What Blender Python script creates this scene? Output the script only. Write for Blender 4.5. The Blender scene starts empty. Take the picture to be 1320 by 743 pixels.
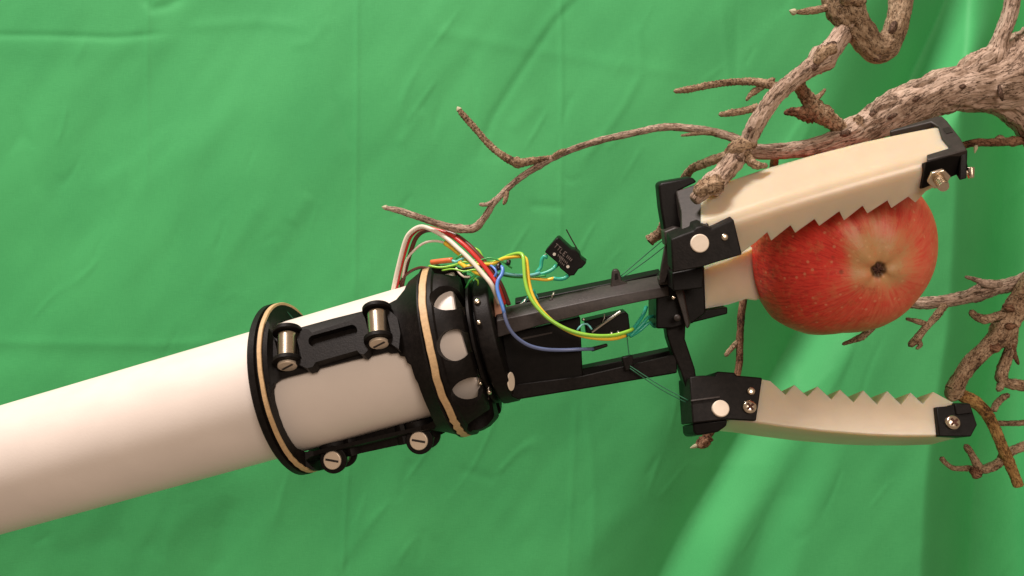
import bpy, bmesh, math, random
import numpy as np
from mathutils import Vector, Matrix, noise as mnoise
random.seed(7)
sc = bpy.context.scene
COL = sc.collection
U = 0.00036          # metres per design unit (the pipe is about 6 cm thick)
D = 1100.0           # camera distance in design units
CX, CY = 660.0, 371.5

# ------------------------------------------------------------------ camera
cam = bpy.data.cameras.new('camera')
cam.sensor_fit = 'HORIZONTAL'
cam.sensor_width = 36.0
cam.lens = 36.0 * D / 1320.0
cam.clip_start = 0.01
cam.clip_end = 50
camo = bpy.data.objects.new('camera', cam)
COL.objects.link(camo)
camo.location = (0, -D * U, 0)
camo.rotation_euler = (math.radians(90), 0, 0)
sc.camera = camo

# ------------------------------------------------------------------ light
world = bpy.data.worlds.new('World')
sc.world = world
world.use_nodes = True
bg = world.node_tree.nodes['Background']
bg.inputs['Color'].default_value = (1.0, 0.72, 0.50, 1)
bg.inputs['Strength'].default_value = 0.27

def area(name, loc, target, size, power, color):
    l = bpy.data.lights.new(name, 'AREA')
    l.shape = 'DISK'
    l.size = size
    l.energy = power
    l.color = color
    o = bpy.data.objects.new(name, l)
    COL.objects.link(o)
    o.location = loc
    o.rotation_euler = (Vector(target) - Vector(loc)).to_track_quat('-Z', 'Y').to_euler()
    return o
area('ceiling_lamp', (-0.75, -0.42, 1.85), (0.02, 0.06, 0.0), 0.55, 60.0, (1.0, 0.88, 0.82))
area('front_fill', (0.30, -1.45, 0.45), (0.05, 0.05, 0), 0.6, 10.5, (1.0, 0.83, 0.70))  # added fill from the front, brightens apple, lower finger and pipe
sc.view_settings.view_transform = 'Standard'
sc.view_settings.look = 'None'
sc.view_settings.exposure = 0.0
sc.view_settings.gamma = 1.0

# ------------------------------------------------------------------ geometry helpers (design units: X right, Y away, Z up)
def P(x, y, d):
    s = (D + d) / D
    return Vector(((x - CX) * s, d, -(y - CY) * s))
def da(x):
    return -0.125 * (x - 460)
def PA(x, y, off):
    return P(x, y, da(x) + off)

WL = {}              # world location (design units) of every object's origin
def thing(name, label, cat, loc, group=None):
    o = bpy.data.objects.new(name, None)
    o.empty_display_size = 0.01
    COL.objects.link(o)
    o.location = Vector(loc) * U
    WL[o] = Vector(loc)
    tag(o, label, cat, group)
    return o
def tag(o, label=None, cat=None, group=None, kind=None):
    if label: o['label'] = label
    if cat: o['category'] = cat
    if group: o['group'] = group
    if kind: o['kind'] = kind
    return o
def emit(name, verts, faces, mat, parent=None, smooth=False, bevel=0.0, seg=2, label=None, sharp=35):
    vs = [Vector(v) for v in verts]
    lo = Vector((min(v[i] for v in vs) for i in range(3)))
    hi = Vector((max(v[i] for v in vs) for i in range(3)))
    c = (lo + hi) / 2
    me = bpy.data.meshes.new(name)
    me.from_pydata([(v - c) * U for v in vs], [], faces)
    b = bmesh.new(); b.from_mesh(me)
    bmesh.ops.recalc_face_normals(b, faces=b.faces)
    b.to_mesh(me); b.free()
    me.materials.append(mat)
    o = bpy.data.objects.new(name, me)
    COL.objects.link(o)
    WL[o] = c
    if parent is not None:
        o.parent = parent
        o.location = (c - WL[parent]) * U
    else:
        o.location = c * U
    if smooth:
        me.polygons.foreach_set('use_smooth', [True] * len(me.polygons))
        if sharp: me.set_sharp_from_angle(angle=math.radians(sharp))
    if bevel > 0:
        m = o.modifiers.new('bevel', 'BEVEL')
        m.width = bevel * U; m.segments = seg; m.limit_method = 'ANGLE'; m.angle_limit = math.radians(28)
        me.polygons.foreach_set('use_smooth', [True] * len(me.polygons))
        me.set_sharp_from_angle(angle=math.radians(60))
    if label: o['label'] = label
    return o

class MB:
    """collects shapes in design units into one mesh"""
    def __init__(s): s.v = []; s.f = []
    def add(s, v, f):
        n = len(s.v); s.v += [Vector(q) for q in v]; s.f += [tuple(i + n for i in q) for q in f]; return s
    def build(s, name, mat, parent=None, **k): return emit(name, s.v, s.f, mat, parent, **k)

def prism_vf(front, ext):
    """front: list of points; ext: one vector or one per point"""
    n = len(front)
    e = ext if isinstance(ext, list) else [Vector(ext)] * n
    v = list(front) + [front[i] + Vector(e[i]) for i in range(n)]
    f = [tuple(range(n)), tuple(range(2 * n - 1, n - 1, -1))] + [(i, (i + 1) % n, n + (i + 1) % n, n + i) for i in range(n)]
    return v, f
def px_prism(poly, off, ext, abs_d=False):
    fr = []
    for q in poly:
        o = q[2] if len(q) > 2 else off
        if isinstance(o, str): o = (-86 if o == 'T' else -88.5) + 0.34 * (556 - q[1])     # faces square to the lower finger
        fr.append(P(q[0], q[1], o) if abs_d else PA(q[0], q[1], o))
    return prism_vf(fr, ext)
def part_prism(name, poly, off, ext, mat, parent, bevel=1.2, **k):
    v, f = px_prism(poly, off, ext)
    return emit(name, v, f, mat, parent, bevel=bevel, **k)

def frame_of(n):
    n = Vector(n).normalized()
    h = Vector((0, 0, 1)) if abs(n.z) < 0.9 else Vector((1, 0, 0))
    a = h.cross(n).normalized(); b = n.cross(a).normalized()
    return a, b, n
def cyl_vf(p0, p1, r0, r1=None, n=24, cap=True, dome=0.0):
    r1 = r0 if r1 is None else r1
    p0, p1 = Vector(p0), Vector(p1)
    a, b, ax = frame_of(p1 - p0)
    v = []; f = []
    rings = [(p0, r0), (p1, r1)]
    if dome > 0:
        for k in range(1, 5):
            t = k / 5 * math.pi / 2
            rings.append((p1 + ax * dome * math.sin(t), r1 * math.cos(t)))
    for c, r in rings:
        for i in range(n):
            t = 2 * math.pi * i / n
            v.append(c + a * r * math.cos(t) + b * r * math.sin(t))
    for k in range(len(rings) - 1):
        for i in range(n):
            f.append((k * n + i, k * n + (i + 1) % n, (k + 1) * n + (i + 1) % n, (k + 1) * n + i))
    if cap:
        f.append(tuple(range(n - 1, -1, -1)))
        f.append(tuple((len(rings) - 1) * n + i for i in range(n)))
    return v, f
def lathe_vf(profile, org, a, u, w, n=96, closed=True):
    """profile of (s, r) round axis a through org"""
    v = []; f = []; m = len(profile)
    for i in range(n):
        t = 2 * math.pi * i / n
        d = w * math.cos(t) + u * math.sin(t)
        for s, r in profile: v.append(org + a * s + d * r)
    for i in range(n):
        j = (i + 1) % n
        for k in range(m if closed else m - 1):
            l = (k + 1) % m
            f.append((i * m + k, j * m + k, j * m + l, i * m + l))
    return v, f
def box_vf(c, ax, ay, az):
    c = Vector(c); v = []
    for z in (-1, 1):
        for x, y in ((-1, -1), (1, -1), (1, 1), (-1, 1)): v.append(c + ax * x + ay * y + az * z)
    return v, [(3, 2, 1, 0), (4, 5, 6, 7), (0, 1, 5, 4), (1, 2, 6, 5), (2, 3, 7, 6), (3, 0, 4, 7)]
def boolean(o, cutters, op='DIFFERENCE'):
    for c in cutters:
        m = o.modifiers.new('b', 'BOOLEAN'); m.operation = op; m.solver = 'EXACT'; m.object = c
    bpy.context.view_layer.update()
    dg = bpy.context.evaluated_depsgraph_get()
    me = bpy.data.meshes.new_from_object(o.evaluated_get(dg))
    o.modifiers.clear()
    old = o.data; o.data = me; me.name = old.name
    for c in cutters:
        WL.pop(c, None); bpy.data.objects.remove(c)
    me.polygons.foreach_set('use_smooth', [True] * len(me.polygons))
    me.set_sharp_from_angle(angle=math.radians(32))
def catmull(pts, step):
    """pts: lists of equal-length tuples of floats; returns resampled"""
    p = [np.array(q, float) for q in pts]
    p = [2 * p[0] - p[1]] + p + [2 * p[-1] - p[-2]]
    out = []
    for i in range(1, len(p) - 2):
        a, b, c, d = p[i - 1], p[i], p[i + 1], p[i + 2]
        n = max(1, int(np.linalg.norm((c - b)[:3]) / step))
        for k in range(n):
            t = k / n
            out.append(0.5 * (2 * b + (c - a) * t + (2 * a - 5 * b + 4 * c - d) * t * t + (3 * b - a - 3 * c + d) * t ** 3))
    out.append(p[-2])
    return out
def sweep_frames(c):
    T = [(c[min(i + 1, len(c) - 1)] - c[max(i - 1, 0)]).normalized() for i in range(len(c))]
    a, b, _ = frame_of(T[0])
    fr = []
    for t in T:
        a = (a - t * a.dot(t)).normalized(); b = t.cross(a).normalized()
        fr.append((a, b, t))
    return fr
def tube_vf(pts, r, n=8, step=4):
    q = catmull([tuple(v) + (r[i] if isinstance(r, list) else r,) for i, v in enumerate(pts)], step)
    c = [Vector(x[:3]) for x in q]; R = [x[3] for x in q]
    fr = sweep_frames(c)
    v = []; f = []
    for i in range(len(c)):
        for k in range(n):
            t = 2 * math.pi * k / n
            v.append(c[i] + (fr[i][0] * math.cos(t) + fr[i][1] * math.sin(t)) * R[i])
    for i in range(len(c) - 1):
        for k in range(n):
            l = (k + 1) % n
            f.append((i * n + k, i * n + l, (i + 1) * n + l, (i + 1) * n + k))
    f.append(tuple(range(n - 1, -1, -1))); f.append(tuple((len(c) - 1) * n + k for k in range(n)))
    return v, f

# ------------------------------------------------------------------ materials
def mat(name, color, rough=0.5, metal=0.0, spec=0.5, var=0.0, vscale=400.0, bump=0.0, bscale=1500.0, sss=0.0, sssr=(1, .5, .3), ssscale=0.004, coat=0.0):
    m = bpy.data.materials.new(name); m.use_nodes = True
    nt = m.node_tree; b = nt.nodes['Principled BSDF']
    b.inputs['Base Color'].default_value = (*color, 1)
    b.inputs['Roughness'].default_value = rough
    b.inputs['Metallic'].default_value = metal
    b.inputs['Specular IOR Level'].default_value = spec
    if coat: b.inputs['Coat Weight'].default_value = coat; b.inputs['Coat Roughness'].default_value = 0.12
    if sss:
        b.inputs['Subsurface Weight'].default_value = sss
        b.inputs['Subsurface Radius'].default_value = sssr
        b.inputs['Subsurface Scale'].default_value = ssscale
    tc = nt.nodes.new('ShaderNodeTexCoord')
    if var:
        n = nt.nodes.new('ShaderNodeTexNoise'); n.inputs['Scale'].default_value = vscale; n.inputs['Detail'].default_value = 5
        nt.links.new(tc.outputs['Object'], n.inputs['Vector'])
        r = nt.nodes.new('ShaderNodeMapRange')
        r.inputs['From Min'].default_value = 0.3; r.inputs['From Max'].default_value = 0.7
        r.inputs['To Min'].default_value = 1 - var; r.inputs['To Max'].default_value = 1 + var
        nt.links.new(n.outputs['Fac'], r.inputs['Value'])
        mx = nt.nodes.new('ShaderNodeVectorMath'); mx.operation = 'SCALE'
        mx.inputs[0].default_value = color
        nt.links.new(r.outputs['Result'], mx.inputs['Scale'])
        nt.links.new(mx.outputs['Vector'], b.inputs['Base Color'])
    if bump:
        n = nt.nodes.new('ShaderNodeTexNoise'); n.inputs['Scale'].default_value = bscale; n.inputs['Detail'].default_value = 4
        nt.links.new(tc.outputs['Object'], n.inputs['Vector'])
        bp = nt.nodes.new('ShaderNodeBump'); bp.inputs['Strength'].default_value = bump; bp.inputs['Distance'].default_value = 0.0006
        nt.links.new(n.outputs['Fac'], bp.inputs['Height'])
        nt.links.new(bp.outputs['Normal'], b.inputs['Normal'])
    return m
M = {}
M['pvc'] = mat('white_pvc', (0.78, 0.71, 0.66), 0.42, var=0.035, vscale=45, bump=0.05, bscale=900)
def scuff(m):
    nt = m.node_tree; b = nt.nodes['Principled BSDF']; L = nt.links.new
    tc = nt.nodes.new('ShaderNodeTexCoord'); mp = nt.nodes.new('ShaderNodeMapping'); mp.inputs['Scale'].default_value = (0.25, 1, 1); mp.inputs['Rotation'].default_value = (0, 0.28, 0)
    L(tc.outputs['Object'], mp.inputs['Vector'])
    n = nt.nodes.new('ShaderNodeTexNoise'); n.inputs['Scale'].default_value = 130; n.inputs['Detail'].default_value = 8; n.inputs['Roughness'].default_value = 0.7
    L(mp.outputs['Vector'], n.inputs['Vector'])
    q = nt.nodes.new('ShaderNodeMapRange')
    for k, x in zip(('From Min', 'From Max', 'To Min', 'To Max'), (0.35, 0.68, 0.32, 0.58)): q.inputs[k].default_value = x
    L(n.outputs['Fac'], q.inputs['Value']); L(q.outputs['Result'], b.inputs['Roughness'])
    g = nt.nodes.new('ShaderNodeMapRange')                 # a little grime in the handled places
    for k, x in zip(('From Min', 'From Max', 'To Min', 'To Max'), (0.60, 0.76, 0.0, 0.16)): g.inputs[k].default_value = x
    L(n.outputs['Fac'], g.inputs['Value'])
    mx = nt.nodes.new('ShaderNodeMix'); mx.data_type = 'RGBA'; mx.inputs['B'].default_value = (0.42, 0.34, 0.27, 1)
    L(b.inputs['Base Color'].links[0].from_socket, mx.inputs['A']); L(g.outputs['Result'], mx.inputs['Factor']); L(mx.outputs['Result'], b.inputs['Base Color'])
scuff(M['pvc'])
M['black'] = mat('black_print', (0.0070, 0.0055, 0.0050), 0.50, spec=0.15, var=0.4, vscale=500, bump=0.13, bscale=1300)
M['black2'] = mat('black_moulded', (0.0050, 0.0042, 0.0040), 0.42, spec=0.14, var=0.3, vscale=300, bump=0.08, bscale=2000)
M['grey'] = mat('lit_black_and_grey_print', (0.023, 0.0165, 0.0145), 0.50, spec=0.42, var=0.3, vscale=500, bump=0.1, bscale=1300)  # light on upward black faces put into a paler print; also plain grey parts
M['steel'] = mat('steel', (0.78, 0.68, 0.55), 0.24, metal=1.0, var=0.08, vscale=900)
M['nickel'] = mat('pin_face', (0.80, 0.68, 0.55), 0.42, metal=0.55, bump=0.12, bscale=2500)
M['silicone'] = mat('silicone', (0.595, 0.505, 0.375), 0.26, spec=0.45, var=0.045, vscale=90, bump=0.06, bscale=500, sss=0.9, sssr=(1, .62, .30), ssscale=0.011)
M['pinwhite'] = mat('white_pin', (0.78, 0.68, 0.56), 0.4, var=0.04, bump=0.05)
M['band'] = mat('rubber_band', (0.56, 0.38, 0.20), 0.55, var=0.12, vscale=700, bump=0.15)
def plastic(n, c): M[n] = mat('insulation_' + n, c, 0.32, spec=0.5, var=0.05)
plastic('white', (0.82, 0.74, 0.64)); plastic('red', (0.55, 0.035, 0.03)); plastic('brown', (0.13, 0.04, 0.03))
plastic('blackw', (0.015, 0.012, 0.012)); plastic('yellow', (0.88, 0.6, 0.05)); plastic('lime', (0.3, 0.64, 0.07))
plastic('blue', (0.1, 0.25, 0.7)); plastic('greyblue', (0.13, 0.17, 0.33)); plastic('teal', (0.03, 0.42, 0.29))
plastic('orange', (0.75, 0.17, 0.06)); plastic('cyan', (0.16, 0.52, 0.52)); plastic('green', (0.04, 0.32, 0.07)); plastic('peach', (0.62, 0.33, 0.22))
M['thread'] = mat('green_thread', (0.02, 0.14, 0.07), 0.6)
M['tin'] = mat('solder_tin', (0.7, 0.68, 0.62), 0.3, metal=1.0)
M['print'] = mat('pale_print', (0.13, 0.10, 0.09), 0.6)
M['bud'] = mat('bud_scale', (0.45, 0.42, 0.28), 0.6, var=0.2, vscale=900, bump=0.2)
M['calyx'] = mat('calyx_brown', (0.07, 0.025, 0.015), 0.8, var=0.5, vscale=900, bump=0.4, bscale=1500)

def bark_mat(name, light, mid, dark):
    m = bpy.data.materials.new(name); m.use_nodes = True
    nt = m.node_tree; b = nt.nodes['Principled BSDF']; L = nt.links.new
    def noise(vec, scale, det, rough, typ='FBM'):
        q = nt.nodes.new('ShaderNodeTexNoise'); q.inputs['Scale'].default_value = scale; q.inputs['Detail'].default_value = det; q.inputs['Roughness'].default_value = rough
        q.noise_type = typ; L(vec, q.inputs['Vector']); return q.outputs['Fac']
    def mr(val, a, bb, c=0.0, d=1.0):
        q = nt.nodes.new('ShaderNodeMapRange')
        for nme, x in zip(('From Min', 'From Max', 'To Min', 'To Max'), (a, bb, c, d)): q.inputs[nme].default_value = x
        L(val, q.inputs['Value']); return q.outputs['Result']
    def mth(op, a, c):
        q = nt.nodes.new('ShaderNodeMath'); q.operation = op
        for i, x in enumerate((a, c)):
            if isinstance(x, float): q.inputs[i].default_value = x
            else: L(x, q.inputs[i])
        return q.outputs[0]
    at = nt.nodes.new('ShaderNodeAttribute'); at.attribute_name = 'bark'
    tc = nt.nodes.new('ShaderNodeTexCoord')
    grain = noise(at.outputs['Vector'], 2.0, 9, .72)
    crack = mth('ABSOLUTE', mth('SUBTRACT', noise(at.outputs['Vector'], 1.7, 4, .6), 0.5), 0.0)   # thin dark seams along the grain
    speck = noise(tc.outputs['Object'], 900, 4, .7)
    patch = noise(tc.outputs['Object'], 110, 4, .6)
    seam = mr(crack, 0.0, 0.022)
    hgt = mth('ADD', mth('MULTIPLY', grain, 1.0), mth('ADD', mth('MULTIPLY', seam, 0.28), mth('MULTIPLY', speck, 0.12)))
    cr = nt.nodes.new('ShaderNodeValToRGB')
    e = cr.color_ramp.elements
    e[0].position = 0.22; e[0].color = (*dark, 1); e[1].position = 0.80; e[1].color = (*light, 1)
    x = e.new(0.46); x.color = (*mid, 1)
    tone = mth('ADD', mth('MULTIPLY', mth('SUBTRACT', grain, 0.5), 1.25), mth('ADD', mth('MULTIPLY', mth('SUBTRACT', speck, 0.5), 0.6), mth('ADD', mth('MULTIPLY', mth('SUBTRACT', patch, 0.5), 1.5), mth('MULTIPLY', seam, 0.58))))
    L(tone, cr.inputs['Fac'])
    L(cr.outputs['Color'], b.inputs['Base Color'])
    b.inputs['Roughness'].default_value = 0.8; b.inputs['Specular IOR Level'].default_value = 0.22
    bp = nt.nodes.new('ShaderNodeBump'); bp.inputs['Strength'].default_value = 1.0; bp.inputs['Distance'].default_value = 0.0012
    L(hgt, bp.inputs['Height']); L(bp.outputs['Normal'], b.inputs['Normal'])
    return m
M['bark'] = bark_mat('grey_tan_bark', (0.62, 0.475, 0.38), (0.42, 0.30, 0.225), (0.15, 0.098, 0.066))
M['bark5'] = bark_mat('ochre_brown_bark', (0.50, 0.37, 0.25), (0.30, 0.20, 0.12), (0.09, 0.055, 0.035))  # darker and more ochre than the grey tan bark
M['scar'] = bark_mat('dark_bark_scar', (0.26, 0.165, 0.12), (0.10, 0.06, 0.042), (0.02, 0.012, 0.009))
M['bark2'] = bark_mat('brown_twig_bark', (0.54, 0.39, 0.26), (0.31, 0.20, 0.12), (0.065, 0.036, 0.022))
M['bark3'] = bark_mat('ochre_twig_bark', (0.52, 0.32, 0.12), (0.32, 0.17, 0.06), (0.06, 0.03, 0.014))
M['bark4'] = bark_mat('red_brown_bark', (0.36, 0.20, 0.12), (0.18, 0.08, 0.045), (0.03, 0.014, 0.009))

# ------------------------------------------------------------------ the cloth behind
def build_cloth():
    xs = np.concatenate([np.arange(-900, -20, 20.0), np.arange(-20, 1342, 2.5), np.arange(1342, 2300, 20.0)])
    ys = np.concatenate([np.arange(-700, -20, 20.0), np.arange(-20, 765, 2.5), np.arange(765, 1500, 20.0)])
    X, Y = np.meshgrid(xs, ys)
    H = np.zeros_like(X)
    def dist(poly):
        best = np.full_like(X, 1e9); sgn = np.zeros_like(X); tt = np.zeros_like(X)
        tot = sum(math.dist(poly[i], poly[i + 1]) for i in range(len(poly) - 1)); acc = 0
        for i in range(len(poly) - 1):
            (x0, y0), (x1, y1) = poly[i], poly[i + 1]
            l = math.dist(poly[i], poly[i + 1]); ux, uy = (x1 - x0) / l, (y1 - y0) / l
            t = np.clip((X - x0) * ux + (Y - y0) * uy, 0, l)
            dx, dy = X - x0 - t * ux, Y - y0 - t * uy
            d = np.hypot(dx, dy); s = np.sign(ux * (Y - y0) - uy * (X - x0))
            k = d < best
            best[k] = d[k]; sgn[k] = s[k]; tt[k] = ((acc + t) / tot)[k]; acc += l
        return best, sgn, tt
    def ridge(poly, A, w, fade=True):
        nonlocal H
        A *= 0.6; w *= 1.15
        d, s, t = dist(poly)
        e = np.clip(np.minimum(t, 1 - t) * 6, 0, 1) if fade else 1
        H += A * np.exp(-(d / w) ** 2) * (e if fade else 1)
    def crease(poly, A, w):          # pressed fold: the cloth kinks, one side a little higher
        nonlocal H
        d, s, t = dist(poly)
        e = np.clip(np.minimum(t, 1 - t) * 8, 0, 1)
        H += 1.25 * A * e * np.exp(-(d / w) ** 2)
    def fold(poly, A, wl, wf, wr, s0=1):
        """hanging fold: swells over wl, drops over wf on the right of the line, comes back over wr"""
        nonlocal H
        d, s, t = dist(poly)
        q = d * s * s0
        up = A * np.exp(-((q - 0) / wl) ** 2) * (q <= 0)
        x = np.clip(q / wf, 0, 1); sm = x * x * (3 - 2 * x)
        y = np.clip((q - wf) / wr, 0, 1); sm2 = y * y * (3 - 2 * y)
        dn = (A - 1.7 * A * sm + 0.7 * A * sm2) * (q > 0)
        H += up + dn
    def roll(line, A, w, wr, sharp=0.0, fade=None):
        """a hanging fold: the cloth comes forward over w up to a line running down it, then falls back over wr"""
        nonlocal H
        yy = np.array([q[1] for q in line], float); xx = np.array([q[0] for q in line], float)
        xf = np.interp(ys, yy, xx)
        k = np.hanning(61); k /= k.sum()
        yd = np.arange(-760, 1560, 2.0); xd = np.convolve(np.pad(np.interp(yd, yy, xx), 30, mode='edge'), k, 'valid')
        xf = np.interp(ys, yd, xd); sl = np.gradient(xd, yd); cs = 1 / np.sqrt(1 + np.interp(ys, yd, sl) ** 2)
        q = (X - xf[:, None]) * cs[:, None]
        amp = A if fade is None else A * np.interp(ys, [f[0] for f in fade], [f[1] for f in fade])[:, None]
        x = np.clip(1 + q / w, 0, 1); y = np.clip(q / wr, 0, 1)
        up = x ** 2 * (3 - 2 * x) * (1 - sharp) + x ** 2.2 * sharp
        H += amp * np.where(q <= 0, up, 1 - y * y * (3 - 2 * y))
    # broad undulation
    rng = np.random.RandomState(3)
    for k in range(26):
        fx, fy = rng.uniform(-1, 1, 2); L = rng.uniform(110, 420)
        ang = rng.normal(-0.95, 0.5)
        fx, fy = math.cos(ang), -math.sin(ang) * 0.6
        H += L * 0.0075 * np.sin((X * fy * -1 + Y * fx * 0.5 + X * fx * 0.8) / L * 6.28 + rng.uniform(0, 6.28)) * (0.5 + 0.5 * np.sin(X / rng.uniform(200, 500) + Y / rng.uniform(200, 500) + rng.uniform(0, 6)))
    crease([(461, -60), (460, 120), (459, 260), (457, 420)], 1.1, 3)
    crease([(191, -40), (190, 60), (190, 160), (189, 260)], 0.8, 3)
    crease([(722, -60), (724, 100), (723, 220), (722, 340)], 0.9, 3)
    crease([(450, 590), (444, 680), (440, 800)], 1.0, 3)
    crease([(744, 500), (738, 620), (728, 790)], 0.7, 4)
    ridge([(752, 510), (762, 570), (766, 640), (763, 740)], 1.8, 5)
    ridge([(-60, 45), (60, 46), (150, 49), (228, 42)], -2.2, 4)
    ridge([(-60, 58), (150, 62), (260, 50)], 1.6, 14)
    ridge([(-60, 440), (80, 443), (200, 445), (335, 438)], 1.5, 6)
    ridge([(-60, 458), (120, 462), (330, 458)], -1.5, 13)
    ridge([(180, -10), (196, 12), (215, 8), (240, -5)], -3, 6)
    ridge([(230, 36), (330, 28), (400, 35)], 1.4, 7)
    ridge([(760, -20), (712, 32), (694, 60), (664, 105), (636, 150), (610, 215)], -2.6, 5)
    ridge([(752, -20), (700, 40), (684, 62)], 2.0, 7)
    ridge([(530, -20), (560, 40), (640, 56), (720, 70), (800, 84), (910, 100)], 1.3, 8)
    ridge([(832, 85), (806, 135), (780, 172), (745, 215)], 1.9, 5)
    ridge([(822, 30), (828, 90)], 1.5, 5)
    ridge([(545, 140), (512, 190)], 1.6, 6)
    ridge([(700, 130), (655, 170)], 1.4, 8)
    ridge([(680, 265), (730, 268)], -1.8, 5)
    ridge([(230, 160), (170, 215), (110, 250)], 1.9, 11)
    ridge([(330, 110), (250, 190), (140, 270)], 2.6, 16)
    ridge([(345, 250), (300, 320), (265, 385)], 2.4, 11)
    ridge([(400, 250), (372, 290)], 1.8, 9)
    ridge([(430, 20), (400, 55), (370, 60)], 1.2, 6)
    ridge([(430, 120), (452, 195)], -1.4, 5)
    ridge([(20, 140), (52, 260)], -1.3, 7)
    ridge([(190, 700), (280, 640), (330, 600)], 2.6, 16)
    ridge([(60, 720), (170, 690)], -2.0, 15)
    ridge([(300, 640), (275, 743)], -2.4, 12)
    ridge([(530, 590), (512, 650)], -1.2, 5)
    ridge([(590, 605), (640, 620)], -1.3, 6)
    ridge([(550, 680), (535, 730)], -1.0, 5)
    ridge([(640, 640), (700, 690), (690, 743)], 1.4, 18)
    ridge([(880, 610), (780, 680), (740, 743)], 1.7, 16)
    ridge([(930, 0), (940, 110)], 1.3, 5)
    ridge([(950, 0), (948, 115)], -1.0, 4)
    A = [(1262, -160), (1217, 4), (1167, 110), (1112, 250), (1050, 380), (985, 500), (935, 590), (885, 670), (835, 770), (700, 1100)]
    B = [(1318, -160), (1306, 40), (1296, 200), (1290, 300), (1284, 420), (1268, 520), (1254, 620), (1246, 770), (1238, 1100)]
    roll(A, -128, 112, 80, 0.8, [(-100, .8), (200, 1), (450, .72), (600, .48), (800, .36)])
    roll(B, -140, 64, 130, 0.15)
    roll([(1130, 380), (1090, 440), (1035, 560), (990, 660), (950, 800)], -20, 60, 60, 0.2, [(300, 0), (640, 1), (800, 1)])
    roll([(1360, -100), (1345, 300), (1322, 560), (1316, 900)], -44, 60, 60)
    roll([(930, 480), (880, 600), (820, 743)], -7, 120, 110, 0.0, [(380, 0), (650, 1), (800, 1)])
    roll([(330, 500), (300, 640), (265, 800)], -9, 70, 60, 0.0, [(480, 0), (680, 1), (800, 1)])
    # soft rumples and short irregular wrinkles
    gx = np.arange(-920, 2330, 5.0); gy = np.arange(-720, 1520, 5.0)
    KX, KY = np.meshgrid(np.fft.fftfreq(len(gx), 5.0), np.fft.fftfreq(len(gy), 5.0))
    def field(lu, lv, ang, seed):
        c_, s_ = math.cos(ang), math.sin(ang)
        ku, kv = KX * c_ + KY * s_, -KX * s_ + KY * c_
        g = np.fft.ifft2(np.fft.fft2(np.random.RandomState(seed).normal(size=KX.shape)) * np.exp(-(ku * lu) ** 2 * 2 - (kv * lv) ** 2 * 2)).real
        g /= g.std()
        ix = np.clip((X - gx[0]) / 5.0, 0, len(gx) - 2.001); iy = np.clip((Y - gy[0]) / 5.0, 0, len(gy) - 2.001)
        x0 = ix.astype(int); y0 = iy.astype(int); fx = ix - x0; fy = iy - y0
        return (g[y0, x0] * (1 - fx) + g[y0, x0 + 1] * fx) * (1 - fy) + (g[y0 + 1, x0] * (1 - fx) + g[y0 + 1, x0 + 1] * fx) * fy
    H += 1.15 * field(230, 85, 2.15, 1) + 0.30 * field(90, 26, 2.2, 2) + 0.8 * field(60, 260, 0.05, 11)
    n2 = field(260, 60, 2.1, 4); m2 = np.clip(field(70, 70, 0, 5) - 0.3, 0, 1)
    H += 1.0 * m2 * np.exp(-(n2 / 0.13) ** 2)
    n3 = field(240, 70, 1.9, 6); m3 = np.clip(field(60, 60, 0, 7) - 0.6, 0, 1)
    H -= 0.8 * m3 * np.exp(-(n3 / 0.14) ** 2)
    base = 640.0
    dd = base - H
    S = (D + dd) / D
    # the cloth hangs flat; bring the margins further out
    V = np.stack([(X - CX) * S, dd, -(Y - CY) * S], -1).reshape(-1, 3) * U
    ny, nx = X.shape
    idx = np.arange(nx * ny).reshape(ny, nx)
    F = np.stack([idx[:-1, :-1], idx[1:, :-1], idx[1:, 1:], idx[:-1, 1:]], -1).reshape(-1, 4)
    me = bpy.data.meshes.new('backdrop')
    me.vertices.add(len(V)); me.vertices.foreach_set('co', V.ravel())
    me.loops.add(F.size); me.loops.foreach_set('vertex_index', F.ravel())
    me.polygons.add(len(F)); me.polygons.foreach_set('loop_start', np.arange(0, F.size, 4)); me.polygons.foreach_set('loop_total', np.full(len(F), 4))
    me.polygons.foreach_set('use_smooth', np.ones(len(F), bool))
    me.update(calc_edges=True); me.validate()
    m = bpy.data.materials.new('green_cloth'); m.use_nodes = True
    nt = m.node_tree; b = nt.nodes['Principled BSDF']; L = nt.links.new
    tc = nt.nodes.new('ShaderNodeTexCoord')
    n1 = nt.nodes.new('ShaderNodeTexNoise'); n1.inputs['Scale'].default_value = 14; n1.inputs['Detail'].default_value = 6
    L(tc.outputs['Object'], n1.inputs['Vector'])
    mp = nt.nodes.new('ShaderNodeMapping'); mp.inputs['Scale'].default_value = (1, 1, 0.12)
    L(tc.outputs['Object'], mp.inputs['Vector'])
    n2 = nt.nodes.new('ShaderNodeTexNoise'); n2.inputs['Scale'].default_value = 1700; n2.inputs['Detail'].default_value = 2
    L(mp.outputs['Vector'], n2.inputs['Vector'])
    mp2 = nt.nodes.new('ShaderNodeMapping'); mp2.inputs['Scale'].default_value = (0.12, 1, 1)
    L(tc.outputs['Object'], mp2.inputs['Vector'])
    n3 = nt.nodes.new('ShaderNodeTexNoise'); n3.inputs['Scale'].default_value = 1700; n3.inputs['Detail'].default_value = 2
    L(mp2.outputs['Vector'], n3.inputs['Vector'])
    ad = nt.nodes.new('ShaderNodeMath'); ad.operation = 'ADD'
    L(n2.outputs['Fac'], ad.inputs[0]); L(n3.outputs['Fac'], ad.inputs[1])
    cr = nt.nodes.new('ShaderNodeMix'); cr.data_type = 'RGBA'
    cr.inputs['A'].default_value = (0.056, 0.395, 0.130, 1); cr.inputs['B'].default_value = (0.070, 0.450, 0.150, 1)
    mr = nt.nodes.new('ShaderNodeMapRange'); mr.inputs['From Min'].default_value = 0.3; mr.inputs['From Max'].default_value = 0.7
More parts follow.
